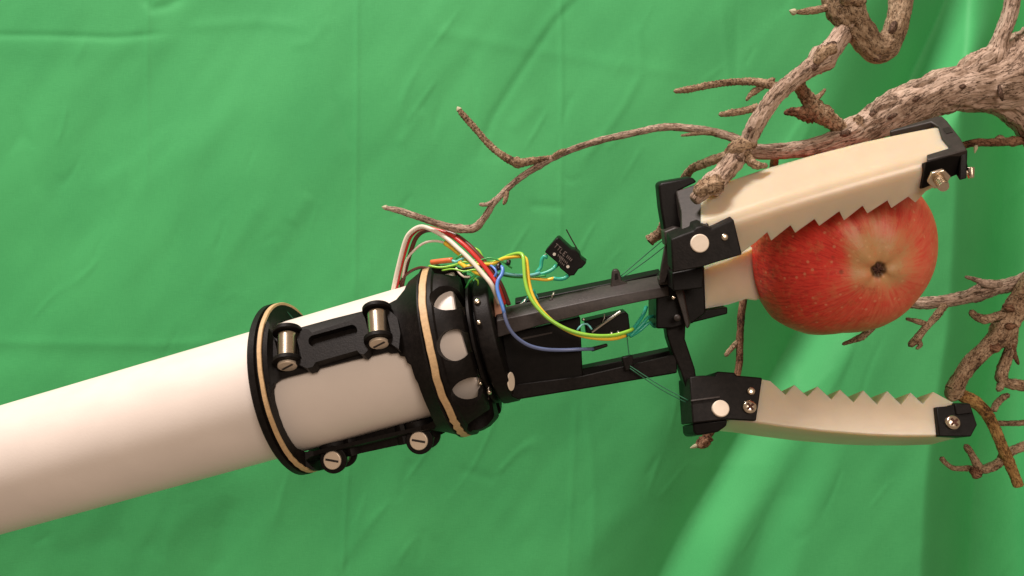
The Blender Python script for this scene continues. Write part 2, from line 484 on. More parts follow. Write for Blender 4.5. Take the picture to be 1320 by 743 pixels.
    L(n1.outputs['Fac'], mr.inputs['Value'])
    w = nt.nodes.new('ShaderNodeMath'); w.operation = 'MULTIPLY_ADD'; w.inputs[1].default_value = 0.9; w.inputs[2].default_value = -0.9
    L(ad.outputs[0], w.inputs[0])
    w2 = nt.nodes.new('ShaderNodeMath'); w2.operation = 'ADD'
    L(w.outputs[0], w2.inputs[0]); L(mr.outputs['Result'], w2.inputs[1])
    L(w2.outputs[0], cr.inputs['Factor'])
    L(cr.outputs['Result'], b.inputs['Base Color'])
    b.inputs['Roughness'].default_value = 0.62; b.inputs['Specular IOR Level'].default_value = 0.3
    b.inputs['Sheen Weight'].default_value = 0.08
    bp = nt.nodes.new('ShaderNodeBump'); bp.inputs['Strength'].default_value = 0.12; bp.inputs['Distance'].default_value = 0.0004
    L(ad.outputs[0], bp.inputs['Height']); L(bp.outputs['Normal'], b.inputs['Normal'])
    me.materials.append(m)
    o = bpy.data.objects.new('backdrop', me); COL.objects.link(o)
    o['kind'] = 'structure'
    o['label'] = 'creased green cloth backdrop hanging behind everything'
build_cloth()

# ------------------------------------------------------------------ axes of the pipe and of the collar
def axis(px, py, slope, tilt=7.0):
    t = math.radians(tilt); g = math.atan(slope)
    a = Vector((math.cos(t) * math.cos(g), -math.sin(t), math.cos(t) * math.sin(g)))
    o = P(px, py, 0)
    w = Vector((0, -1, 0)); w = (w - a * w.dot(a)).normalized()
    u = a.cross(w).normalized()
    if u.z < 0: u = -u
    return o, a, u, w
PO, PAx, PU, PW = axis(460, 475.3, 0.29)
CO, CA, CU, CW = axis(460, 480.5, 0.245)
EYE = Vector((0, -D, 0))
def ray(px, py): return Vector((px - CX, D, -(py - CY))).normalized()
def on_axis_s(px, py, O=CO, A=CA):
    r = ray(px, py); n = A.cross(r); n2 = r.cross(n)
    return (EYE - O).dot(n2) / A.dot(n2)
def on_cyl(px, py, R, O=CO, A=CA, Uv=CU, W=CW):
    r = ray(px, py); e = EYE - O
    rp = r - A * r.dot(A); ep = e - A * e.dot(A)
    a = rp.dot(rp); b = 2 * rp.dot(ep); c = ep.dot(ep) - R * R
    disc = max(0, b * b - 4 * a * c)
    t = (-b - math.sqrt(disc)) / (2 * a)
    p = e + r * t
    return p.dot(A), math.atan2(p.dot(Uv), p.dot(W))
def C_at(s, r, phi, O=CO, A=CA, Uv=CU, W=CW):
    return O + A * s + (W * math.cos(phi) + Uv * math.sin(phi)) * r
def on_plane(px, py, o, n):
    r = ray(px, py); t = (o - EYE).dot(n) / r.dot(n)
    return EYE + r * t

# ------------------------------------------------------------------ white pipe
RP = 84.5
sEnd = on_axis_s(611, 431, PO, PAx)
pipe = thing('pipe', 'long smooth white plastic pipe entering from the left edge', 'pipe', P(0, 610, da(0)))
s0 = -2400.0
prof = [(s0, RP), (sEnd - 2, RP), (sEnd, RP - 2), (sEnd, RP - 9), (s0, RP - 9)]
v, f = lathe_vf(prof, PO, PAx, PU, PW, 128)
emit('tube_wall', v, f, M['pvc'], pipe, smooth=True)

# ------------------------------------------------------------------ collar (printed cage clamped round the pipe)
collar = thing('clamp_collar', 'black printed cage collar with windows clamped round the white pipe', 'collar', CO)
RB = 93.0
sl = on_cyl(318, 472, 112)[0]
sl2 = on_cyl(353, 500, 95)[0]
sr0 = on_cyl(512, 430, 95)[0]
srB = on_cyl(546, 440, 108)[0]
srC = on_cyl(558, 440, 108)[0]
srE = on_axis_s(621, 442)
prof = [(sl, 88), (sl, 111), (sl + 1.5, 112.5), (sl + 9, 112.5), (sl + 10, 108), (sl + 21, 108), (sl + 22, 111.5), (sl + 26, 111.5),
        (sl2 - 5, 99), (sl2 + 2, 94.5), (sl2 + 10, RB), (sr0 - 22, RB), (sr0, 95), (sr0 + 12, 99), (srB - 4, 107), (srB - 2, 110), (srB, 110), (srB + 0.5, 106.5),
        (srC, 106.5), (srC + .5, 110), (srC + 5, 110), (srC + 7, 107.5), (srE - 22, 107), (srE - 12, 104), (srE - 2, 97), (srE, 94), (srE, 62),
        (srE - 6, 62), (srE - 8, 91), (srC - 4, 92), (srB - 6, 91), (sr0 + 6, 88)]
v, f = lathe_vf(prof, CO, CA, CU, CW, 144)
cage = emit('cage_shell', v, f, M['black'], collar, smooth=True)
win = [(352, 510), (353, 499), (359, 491), (372, 486), (400, 479), (455, 464), (500, 454), (514, 455), (523, 460), (531, 470), (540, 492), (552, 522), (559, 541),
       (540, 552), (470, 568), (400, 585), (389, 585), (380, 580), (368, 561), (357, 532)]
wsp = [on_cyl(x, y, RB) for x, y in win]
wsp = [(q[0], q[1] - math.radians(6) * max(0, min(1, (-q[1] - 0.5) / 0.5))) for q in wsp]
def radial_cutter(sp, r0, r1, rot):
    dense = []
    for i in range(len(sp)):
        a, b = sp[i], sp[(i + 1) % len(sp)]
        n = max(1, int(abs(b[1] - a[1]) / math.radians(7)))
        for k in range(n): dense.append((a[0] + (b[0] - a[0]) * k / n, a[1] + (b[1] - a[1]) * k / n))
    n = len(dense)
    v = [C_at(s, r0, p + rot) for s, p in dense] + [C_at(s, r1, p + rot) for s, p in dense]
    f = [tuple(range(n)), tuple(range(2 * n - 1, n - 1, -1))] + [(i, (i + 1) % n, n + (i + 1) % n, n + i) for i in range(n)]
    o = emit('cut', v, f, M['black'])
    bm = bmesh.new(); bm.from_mesh(o.data); bmesh.ops.triangulate(bm, faces=[q for q in bm.faces if len(q.verts) > 4]); bm.to_mesh(o.data); bm.free()
    return o
cut = [radial_cutter(wsp, 40, 260, math.radians(120 * k)) for k in range(3)]
hs = [on_cyl(575, 379, 107), on_cyl(583, 445, 107), on_cyl(601, 507, 107)]
dphi = (hs[0][1] - hs[2][1]) / 2
sH = sum(h[0] for h in hs) / 3
for k in range(-5, 6):
    ph = hs[1][1] + k * dphi
    if abs(k * dphi) > math.pi * 0.97: continue
    v, f = cyl_vf(C_at(sH, 60, ph), C_at(sH, 150, ph), 18.6, n=28)
    cut.append(emit('cut', v, f, M['black']))
boolean(cage, cut)
bv = cage.modifiers.new('bevel', 'BEVEL'); bv.width = 0.9 * U; bv.segments = 2; bv.limit_method = 'ANGLE'; bv.angle_limit = math.radians(50)

# the carriage bars with their rollers
phB = (wsp[4][1] + wsp[13][1] + math.radians(120)) / 2      # mid angle of the strip the windows leave
phB = math.radians(30) if not (0.2 < phB < 0.9) else phB
bar_out = [(352, 440), (355, 432), (360, 428), (368, 425), (379, 426), (385, 430), (388, 427), (393, 424), (398, 425), (402, 429), (455, 412), (459, 407), (464, 404), (469, 405),
           (472, 402), (476, 398), (484, 395), (492, 395.5), (500, 399), (506, 404), (512, 410), (516, 430), (514, 450), (508, 446), (500, 441), (490, 439), (480, 441), (474, 452), (469, 457), (464, 456), (460, 452),
           (407, 467), (403, 473), (396, 475), (391, 473), (385, 470), (374, 468.5), (364, 471), (357, 475), (352, 470)]
def bar_frame(ph, r):
    n = (CW * math.cos(ph) + CU * math.sin(ph)).normalized(); t = CA.cross(n).normalized()
    if t.dot(CU) < 0 and abs(ph) < 1.5: t = -t
    return CO + n * r, n
ROT = lambda k: Matrix.Rotation(k * 2 * math.pi / 3, 4, CA)
def spin(vs, k):
    m = ROT(k); return [CO + (m @ (Vector(q) - CO)) for q in vs]
o0, n0 = bar_frame(phB, 101)
t0 = n0.cross(CA).normalized()
if t0.dot(CU) < 0: t0 = -t0
outl = [on_plane(x, y, o0, n0) for x, y in bar_out]
slot_px = []
for k in range(24):
    t = 2 * math.pi * k / 24
    ex = 25 * (1 if math.cos(t) > 0 else -1)
    lx, ly = ex + 7.5 * math.cos(t), 7.5 * math.sin(t)
    slot_px.append((429 + lx * .962 + ly * .27, 433 - lx * .27 + ly * .962))
slot = [on_plane(x, y, o0, n0) for x, y in slot_px]
def roller_pocket(cx, cy, hw, hh):
    return [on_plane(cx + a * hw + b * 4, cy + b * hh - a * 0.8, o0, n0) for a, b in ((-1, -1), (1, -1), (1, 1), (-1, 1))]
rollers = [(370.5, 447, 373, 479), (487, 418.5, 490, 450.5)]
for k in range(3):
    v, f = prism_vf(spin(outl, k), -(ROT(k) @ n0) * (15 if k == 0 else 25))
    bar = emit('carriage_bar', v, f, M['black'], collar)
    cs = []
    v, f = prism_vf([q + (ROT(k) @ n0) * 5 for q in spin(slot, k)], -(ROT(k) @ n0) * 15); cs.append(emit('cut', v, f, M['black']))
    for (rx, ry, hx, hy) in rollers:
        v, f = prism_vf([q + (ROT(k) @ n0) * 5 for q in spin(roller_pocket(rx, ry, 14.5, 16.5), k)], -(ROT(k) @ n0) * 30); cs.append(emit('cut', v, f, M['black']))
    boolean(bar, cs)
    bv = bar.modifiers.new('bevel', 'BEVEL'); bv.width = 1.6 * U; bv.segments = 3; bv.limit_method = 'ANGLE'; bv.angle_limit = math.radians(45)
    for (rx, ry, hx, hy) in rollers:
        c = on_plane(rx, ry, o0 - n0 * 1, n0)
        v, f = cyl_vf(c - t0 * 16, c + t0 * 16, 12.0, n=32)
        emit('roller', spin(v, k), f, M['steel'], collar, smooth=True, bevel=0.8)
        for sgn in (-1, 1):                      # cheeks of the clevis, arching over the roller
            h0 = c + t0 * sgn * 17.5
            v, f = cyl_vf(h0, h0 + t0 * sgn * 6, 17.5, n=36)
            emit('clevis_cheek', spin(v, k), f, M['black'], collar, smooth=True, bevel=1.0)
        sg = -1 if k == 0 else 1
        h0 = c + t0 * sg * 23.5
        hd = emit('pin_head', *(lambda q: (spin(q[0], k), q[1]))(cyl_vf(h0, h0 + t0 * sg * 4, 11.5, n=32)), M['nickel'], collar, smooth=True, bevel=0.9)
        g = MB().add(*box_vf(h0 + t0 * sg * 4.1, CA * 8.5 * 0.93 + n0 * 8.5 * 0.37, (n0 * 0.93 - CA * 0.37) * 1.3, t0 * 0.5))
        emit('head_slot', spin(g.v, k), g.f, M['grey'], hd)

# rubber bands stretched round the two flanges
def band(name, label, sA, sB, R, wob, seed):
    n = 160; v = []; f = []
    rnd = random.Random(seed); ph0 = rnd.uniform(0, 6)
    for i in range(n):
        t = 2 * math.pi * i / n
        j = wob * (mnoise.noise(Vector((math.cos(t) * 2.2 + seed, math.sin(t) * 2.2, 0.3))) + 0.5 * mnoise.noise(Vector((math.cos(t) * 7 + seed, math.sin(t) * 7, 2.3))))
        if math.cos(t) < 1 and -1.3 < (t - 2 * math.pi if t > math.pi else t) < -0.75: j += wob * 0.5 * math.sin(t * 42)
        tw = 0.6 * math.sin(3 * t + ph0)
        sc_ = (sA + sB) / 2 + j; h = (sB - sA) / 2
        for a, b in ((-1, -1), (1, -1), (1, 1), (-1, 1)):
            v.append(C_at(sc_ + a * h, R + 1.7 * b + 0.6 * tw * a, t))
    for i in range(n):
        j = (i + 1) % n
        for k in range(4):
            l = (k + 1) % 4
            f.append((i * 4 + k, j * 4 + k, j * 4 + l, i * 4 + l))
    o = emit(name, v, f, M['band'], None, smooth=True, bevel=0.7)
    tag(o, label, 'rubber band', 'rubber bands round the collar')
band('rubber_band', 'thin tan rubber band round the left flange of the black collar', sl + 12.5, sl + 18, 110, 0.9, 3)
band('rubber_band', 'wider twisted tan rubber band round the perforated right end of the collar', srB + 1.0, srC - 1.0, 108.5, 2.2, 9)

# ------------------------------------------------------------------ gripper: wrist, frame, servo, palm
grip = thing('robot_gripper', 'black robotic gripper with three pale sawtooth fingers mounted on the pipe end', 'robot gripper', P(760, 430, da(760)))
sW = on_axis_s(636, 440); GO = CO
lat = lambda prof, n=96: lathe_vf(prof, CO, CA, CU, CW, n)
v, f = lat([(srE + 1, 40), (srE + 1, 76), (srE + 2, 78), (srE + 5, 78), (srE + 6, 76), (srE + 6, 40)])
emit('wrist_washer', v, f, M['black'], grip, smooth=True)
v, f = lat([(srE - 3, 30), (srE - 3, 62), (sW + 4, 62), (sW + 4, 30)], 64)
emit('wrist_shaft', v, f, M['black2'], grip, smooth=True)
v, f = lat([(sW - 4, 30), (sW - 4, 80), (sW - 2, 82), (sW + 15, 82), (sW + 17, 80), (sW + 17, 30)], 20)
emit('wrist_plate', v, f, M['black'], grip, bevel=1.5)
for px, py, r in ((616, 391, 4), (618, 417, 3), (630, 503, 3.4), (619, 492, 2.6)):
    s, ph = on_cyl(px, py, 80)
    p = C_at(s, 76, ph); q = C_at(s, 84, ph)
    v, f = cyl_vf(p, q, r, n=14, dome=2)
    emit('wrist_screw', v, f, M['steel'], grip, smooth=True)
rz = Vector((-2, 24, 14))
part_prism('rail', [(640, 414), (700, 401), (780, 384), (862, 369), (863, 382), (790, 397), (700, 419), (641, 436)], -62, rz, M['grey'], grip, 1.3)
part_prism('rail_cap', [(636, 386), (646, 385), (648, 407), (638, 410)], -50, (0, 16, 4), M['peach'], grip, 1.5)
part_prism('rail', [(664, 390), (700, 383), (780, 367), (852, 352), (853, 362), (780, 377), (700, 393), (665, 400)], 20, (0, 16, 6), M['black2'], grip, 1.2)
tab = [(787, 372), (789, 352), (791, 348.5), (796, 348), (799, 351), (801, 362), (812, 367)]
part_prism('cable_eyelet', tab, -44, (0, 5, 2), M['grey'], grip, 1.0)
part_prism('eyelet_hole', [(792.5, 361), (793, 353), (796, 352.5), (797, 360)], -45, (0, 2, 0), M['black2'], grip, 0)
part_prism('cable_eyelet', [(706, 396), (708, 386), (712, 385), (714, 394)], -46, (0, 5, 2), M['grey'], grip, 0.8)
srv = part_prism('servo_body', [(646, 430), (700, 420), (748, 408), (751, 475), (754, 497), (700, 505), (664, 508), (652, 470)], -40, (0, 74, 4), M['black2'], grip, 2)
part_prism('servo_seam', [(672, 436), (712, 428), (712, 430), (672, 438.5)], -41, (0, 2, 0), M['grey'], srv, 0)
part_prism('rail', [(655, 497), (748, 485), (868, 457), (873, 462), (873, 481), (760, 500), (668, 515), (660, 512)], -46, (-3, 40, -6), M['black'], grip, 1.5)
part_prism('rail', [(660, 485), (750, 476), (866, 452), (867, 462), (750, 486), (662, 497)], 22, (0, 14, 4), M['black2'], grip, 1.0)
wp = MB(); c0 = PA(659.5, 492, -58); e1 = Vector((0.35, 0, .05)) * 12 + Vector((0, 6, 0)); e2 = Vector((0.08, 0, -0.98)) * 11.5
n_ = e1.cross(e2).normalized(); n_ = n_ if n_.y < 0 else -n_
vv = [c0 + e1 * math.cos(t) + e2 * math.sin(t) for t in [2 * math.pi * k / 28 for k in range(28)]]
wp.add(*prism_vf(vv, n_ * -2)); wp.build('frame_pin', M['pinwhite'], grip, bevel=1.0)
# limit switch held inside the frame
sw2 = part_prism('inner_switch', [(754, 414), (806, 402), (810, 405), (813, 430), (790, 436), (757, 434)], -20, (0, 26, 3), M['black2'], grip, 1.2)
v, f = tube_vf([PA(763, 428, -26), PA(778, 417, -28), PA(800, 402, -28)], 1.9, 6); emit('switch_lever', v, f, M['tin'], sw2, smooth=True)
v, f = tube_vf([PA(776, 418, -26), PA(779, 410, -26), PA(779, 405, -26)], 0.8, 6); emit('switch_lever', v, f, M['tin'], sw2, smooth=True)
for px, py in ((788, 430), (797, 429), (746, 414), (752, 412)):
    v, f = cyl_vf(PA(px, py, -20), PA(px, py, -26), 2.3, n=10, dome=1.5); emit('switch_rivet', v, f, M['tin'], sw2, smooth=True)
part_prism('cable_sleeve', [(761, 448.5), (783, 443), (784, 447), (763, 454)], -34, (0, 8, 0), M['blackw'], grip, 1.5)
# palm
palm = part_prism('palm_block', [(852, 364), (866, 352), (870, 318), (900, 322), (908, 345), (910, 404), (893, 417), (866, 424), (846, 424), (846, 378)], -58, (4, 84, 6), M['black2'], grip, 2)
part_prism('palm_strap', [(857, 318), (864, 309), (868, 318), (864, 345), (858, 364), (852, 366), (850, 358)], -70, (2, 16, 2), M['grey'], palm, 1.2)
part_prism('palm_strap', [(849, 360), (858, 356), (864, 361), (864, 367), (850, 368)], -66, (0, 12, 3), M['grey'], palm, 1.2)
part_prism('palm_latch', [(870, 375), (880, 372), (882, 384), (889, 418), (887, 424), (884, 423), (880, 408)], -72, (3, 8, 1), M['grey'], palm, 1.2)
for px, py, r in ((876, 372, 1.6), (880, 371, 1.6), (868, 384, 2), (873, 410, 4)):
    v, f = cyl_vf(PA(px, py, -62), PA(px, py, -76), r, n=12, dome=r * .5); emit('palm_screw', v, f, M['steel'] if r < 3 else M['grey'], palm, smooth=True)
part_prism('palm_strut', [(858, 420), (884, 418), (883, 437), (888, 452), (896, 476), (899, 498), (884, 500), (877, 478), (866, 452), (860, 434)], -48, (3, 34, -3), M['black'], grip, 1.8)
v_, f_ = px_prism([(802, 461), (816, 458), (817, 476), (806, 479)], -54, (0, 14, 0)); emit('thread_guide', v_, f_, M['black'], grip, bevel=1.5)

# ------------------------------------------------------------------ fingers
def rounded(poly, idx, r):
    out = []
    n = len(poly)
    for i, q in enumerate(poly):
        if i in idx:
            a = Vector(poly[i - 1][:2]); b = Vector(q[:2]); c = Vector(poly[(i + 1) % n][:2])
            p0 = b + (a - b).normalized() * r; p2 = b + (c - b).normalized() * r
            for k in range(5):
                t = k / 4
                out.append(tuple(p0 * (1 - t) ** 2 + b * 2 * t * (1 - t) + p2 * t * t))
        else: out.append(q)
    return out
def finger_pad(name, poly, off, ext, parent, edges, bw, seg=5):
    v, f = px_prism(poly, off, ext)
    o = emit(name, v, f, M['silicone'], parent)
    bm = bmesh.new(); bm.from_mesh(o.data); bm.verts.ensure_lookup_table(); bm.edges.ensure_lookup_table()
    n = len(poly); sel = []
    for e in bm.edges:
        a, b = sorted(x.index for x in e.verts)
        for i in edges:
            j = (i + 1) % n
            if (a, b) == tuple(sorted((i, j))) or (a, b) == tuple(sorted((i + n, j + n))): sel.append(e)
    bmesh.ops.bevel(bm, geom=sel, offset=bw * U, segments=seg, profile=0.5, affect='EDGES', clamp_overlap=True)
    bm.to_mesh(o.data); bm.free()
    m = o.modifiers.new('bevel', 'BEVEL'); m.width = 0.8 * U; m.segments = 2; m.limit_method = 'ANGLE'; m.angle_limit = math.radians(35)
    o.data.polygons.foreach_set('use_smooth', [True] * len(o.data.polygons))
    o.data.set_sharp_from_angle(angle=math.radians(40))
    return o
def screw(px, py, off, r, parent, name='screw', cross=True, dirv=(0, -1, 0)):
    c = PA(px, py, off); d = Vector(dirv).normalized()
    v, f = cyl_vf(c - d * 3, c + d * 1.5, r, n=24, dome=r * 0.35)
    o = emit(name, v, f, M['steel'], parent, smooth=True)
    if cross:
        a, b, _ = frame_of(d)
        a, b = (a * .8 + b * .6), (b * .8 - a * .6)
        g = MB()
        g.add(*box_vf(c + d * (1.5 + r * 0.33), a * r * 0.62, b * r * 0.17, d * 0.5))
        g.add(*box_vf(c + d * (1.52 + r * 0.33), b * r * 0.62, a * r * 0.17, d * 0.5))
        g.build('screw_recess', M['calyx'], o)
    return o
def pin(px, py, off, rx, parent, dirv=(0, -1, 0)):
    c = PA(px, py, off); d = Vector(dirv).normalized()
    v, f = cyl_vf(c - d * 8, c + d * 2.0, rx, n=28)
    return emit('hinge_pin', v, f, M['pinwhite'], parent, smooth=True, bevel=1.0)

# lower finger
lf = thing('tmp', None, None, (0, 0, 0)); WL.pop(lf); bpy.data.objects.remove(lf)
knL = part_prism('finger', [(889, 486), (900, 484.5), (908, 484), (922, 485), (923, 480), (926, 479), (948, 480.5), (949, 484), (983, 487), (975, 543), (938, 541), (893, 546)], 'T', (-3, 52, -10), M['black'], grip, 2.0, label='lower finger, open and pointing right under the apple')
part_prism('knuckle_base', [(893, 546), (938, 541), (937, 549), (926, 557), (905, 561), (897, 561), (894, 556)], -76, (-3, 46, -10), M['black2'], knL, 1.8)
part_prism('knuckle_step', [(891, 516), (928, 511), (928, 513), (891, 518)], 'T2', (0, 4, 0), M['grey'], knL, 0.4)
lp = [(974, 487), (984, 489.5), (993, 491), (1013, 509), (1024, 496), (1041, 511), (1054, 498), (1072, 515), (1083, 502), (1101, 519), (1113, 503), (1131, 521.5),
      (1144, 504), (1162, 522), (1174, 506), (1190, 521), (1203, 505), (1236, 523), (1250, 534), (1248, 561), (1210, 562.5), (1160, 562.5), (1120, 561), (1060, 556), (1010, 550), (975, 545), (941, 541.5)]
lp = [(x, y, -80 + 0.34 * (556 - y)) for x, y in lp]
finger_pad('finger_pad', lp, -80, (-10, 62, -22), knL, list(range(19, 26)), 2.5)
tcL = part_prism('tip_cap', [(1207, 525), (1224, 523.5), (1226, 522), (1251, 521), (1256, 536), (1260, 548), (1252, 563), (1211, 562.5), (1209, 545)], 'T', (-3, 58, -14), M['black2'], knL, 1.6)
part_prism('cap_lug', [(1231, 521), (1251, 520.5), (1254, 533), (1233, 535)], 'T2', (0, 8, 0), M['black'], tcL, 1.0)
TL = (0, -0.945, 0.32)
pin(929, 527, -78, 9.6, knL, dirv=TL)
screw(966, 525, -77, 7.6, knL, dirv=TL)
screw(968, 504.5, -70, 4.4, knL, cross=False, dirv=TL)
screw(1228, 545, -84, 7.8, tcL, dirv=TL)

# upper finger, in front of the apple

knU = part_prism('finger', [(865, 309), (880, 303), (894, 298), (897, 294), (905, 291.5), (913, 293), (917, 296), (946, 283), (957, 329), (926, 338), (905, 345), (867, 352)], -146, (-1, 24, 9), M['black'], grip, 1.6, label='upper finger, pressed down on top of the apple')
part_prism('knuckle_side', [(866, 352), (905, 344), (908, 352), (906, 372), (868, 376)], -98, (0, 60, 10), M['black2'], knU, 1.5)
v, f = prism_vf([PA(878, 301, -136), PA(914, 291, -140), PA(910, 264, -104), PA(903, 235, -84), PA(871, 246, -84), PA(878, 272, -104)], Vector((3, 20, -14)))
emit('knuckle_top', v, f, M['grey'], knU, bevel=2.0)
v, f = px_prism([(849, 240), (853, 236), (893, 229), (899, 235), (876, 246), (881, 272), (886, 296), (870, 300), (857, 300), (852, 270)], -78, Vector((-2, 16, 4))); emit('knuckle_back', v, f, M['black2'], knU, bevel=2.0)
part_prism('knuckle_foot', [(856, 299), (871, 293), (883, 296), (866, 308), (858, 318)], -92, (0, 22, 4), M['grey'], knU, 1.5)
up = [(903, 294), (945, 282), (1000, 264), (1060, 246), (1130, 225), (1190, 208), (1236, 195.5), (1238, 222), (1206, 241), (1194, 247), (1180, 262), (1171, 254), (1149, 269), (1144, 259), (1118, 276), (1112, 266), (1088, 285), (1082, 273),
      (1056, 292), (1050, 283), (1025, 301), (1019, 291), (994, 311), (989, 300), (974, 313), (957, 326), (930, 334), (905, 340)]
up = [(x, y, -122 - 0.4 * max(0, 330 - (x - 945) * 0.333 - y)) for x, y in up]
eU = [Vector((13 - 6 * (x - 905) / 330, 56, 54 - 13 * (x - 905) / 330 + 4 * math.sin(math.pi * min(1, max(0, (x - 905) / 330))))) for x, y, z in up]
finger_pad('finger_pad', up, -122, eU, knU, [0, 1, 2, 3, 4, 5], 15, 7)
tcU = part_prism('tip_cap', [(x, y, -127 - 0.4 * max(0, 330 - (x - 945) * 0.333 - y)) for x, y in rounded([(1194, 209), (1244, 195.5), (1249, 219), (1188, 244)], [3], 4)], 0, (0, 22, 0), M['black2'], knU, 1.2)
cO = PA(1197, 206, -138); cL = (PA(1240, 194.5, -138) - PA(1197, 206, -138)) / 43.0; cE = Vector((7, 56, 41))
cN = cL.cross(cE).normalized()
if cN.z < 0: cN = -cN
def capp(a, b, h=0.0): return cO + cL * a + cE * b + cN * h
v, f = prism_vf([capp(a, b, 2.2) for a, b in ((-3, -.06), (48, -.06), (50, .3), (49, .9), (47, 1.10), (42, 1.13), (-26, 1.10), (-26, 1.03), (29, 1.0), (34, .8), (29, .45), (31, .12), (0, .10))], -cN * 15); emit('cap_top', v, f, M['grey'], tcU, bevel=1.3)
v, f = prism_vf([capp(40, -.04, 0), capp(49.5, -.04, 0), capp(47, 1.14, 0), capp(40, 1.14, 0)], Vector((0, 2, -28))); emit('cap_end', v, f, M['black2'], tcU, bevel=1.0)
hp = [capp(37, .52, 2.4), capp(46, .52, 2.4), capp(46, .70, 2.4), capp(37, .70, 2.4)]
v, f = prism_vf(hp, cN * 0.5); emit('cap_hole', v, f, M['blackw'], tcU)
c = PA(1209, 229, -142); dn = Vector((-0.12, -0.8, -0.55)).normalized()
a_, b_, _ = frame_of(dn)
v, f = prism_vf([c + (a_ * math.cos(t) + b_ * math.sin(t)) * 11 for t in [math.pi / 3 * k + .3 for k in range(6)]], dn * 5); emit('hex_nut', v, f, M['steel'], tcU, bevel=1.0)
bt = MB(); bt.add(*cyl_vf(c, c + dn * 21, 5.0, n=18))
for k in range(4): bt.add(*cyl_vf(c + dn * (7 + k * 3.2), c + dn * (8.4 + k * 3.2), 5.7, n=18))
bt.build('bolt', M['steel'], tcU, smooth=True)
v, f = cyl_vf(PA(1240, 222, -92), PA(1254, 224, -92), 3.4, n=14, dome=1); emit('screw_tip', v, f, M['steel'], tcU, smooth=True)
v, f = cyl_vf(PA(1250, 217, -92), PA(1252, 230, -94), 5, 3, n=6); emit('wing_nut', v, f, M['steel'], tcU, bevel=0.6)
pin(902, 314, -146, 9.8, knU)
screw(934, 306, -146, 3.6, knU, cross=False)
# rear finger, behind the apple
knR = part_prism('finger', [(868, 354), (906, 345), (909, 400), (938, 396), (938, 405), (890, 417), (868, 416)], -40, (3, 70, 4), M['black2'], grip, 1.5, label='rear finger, half hidden behind the apple')
rp = [(904, 347), (940, 334), (972, 318), (1010, 310), (1060, 320), (1060, 372), (1010, 380), (985, 383), (975, 388), (962, 386), (940, 393), (908, 399)]
v, f = px_prism([(x, y, -41 + 0.72 * max(0, x - 925)) for x, y in rp], 0, (0, 50, 6))
emit('finger_pad', v, f, M['silicone'], knR, bevel=2.0)

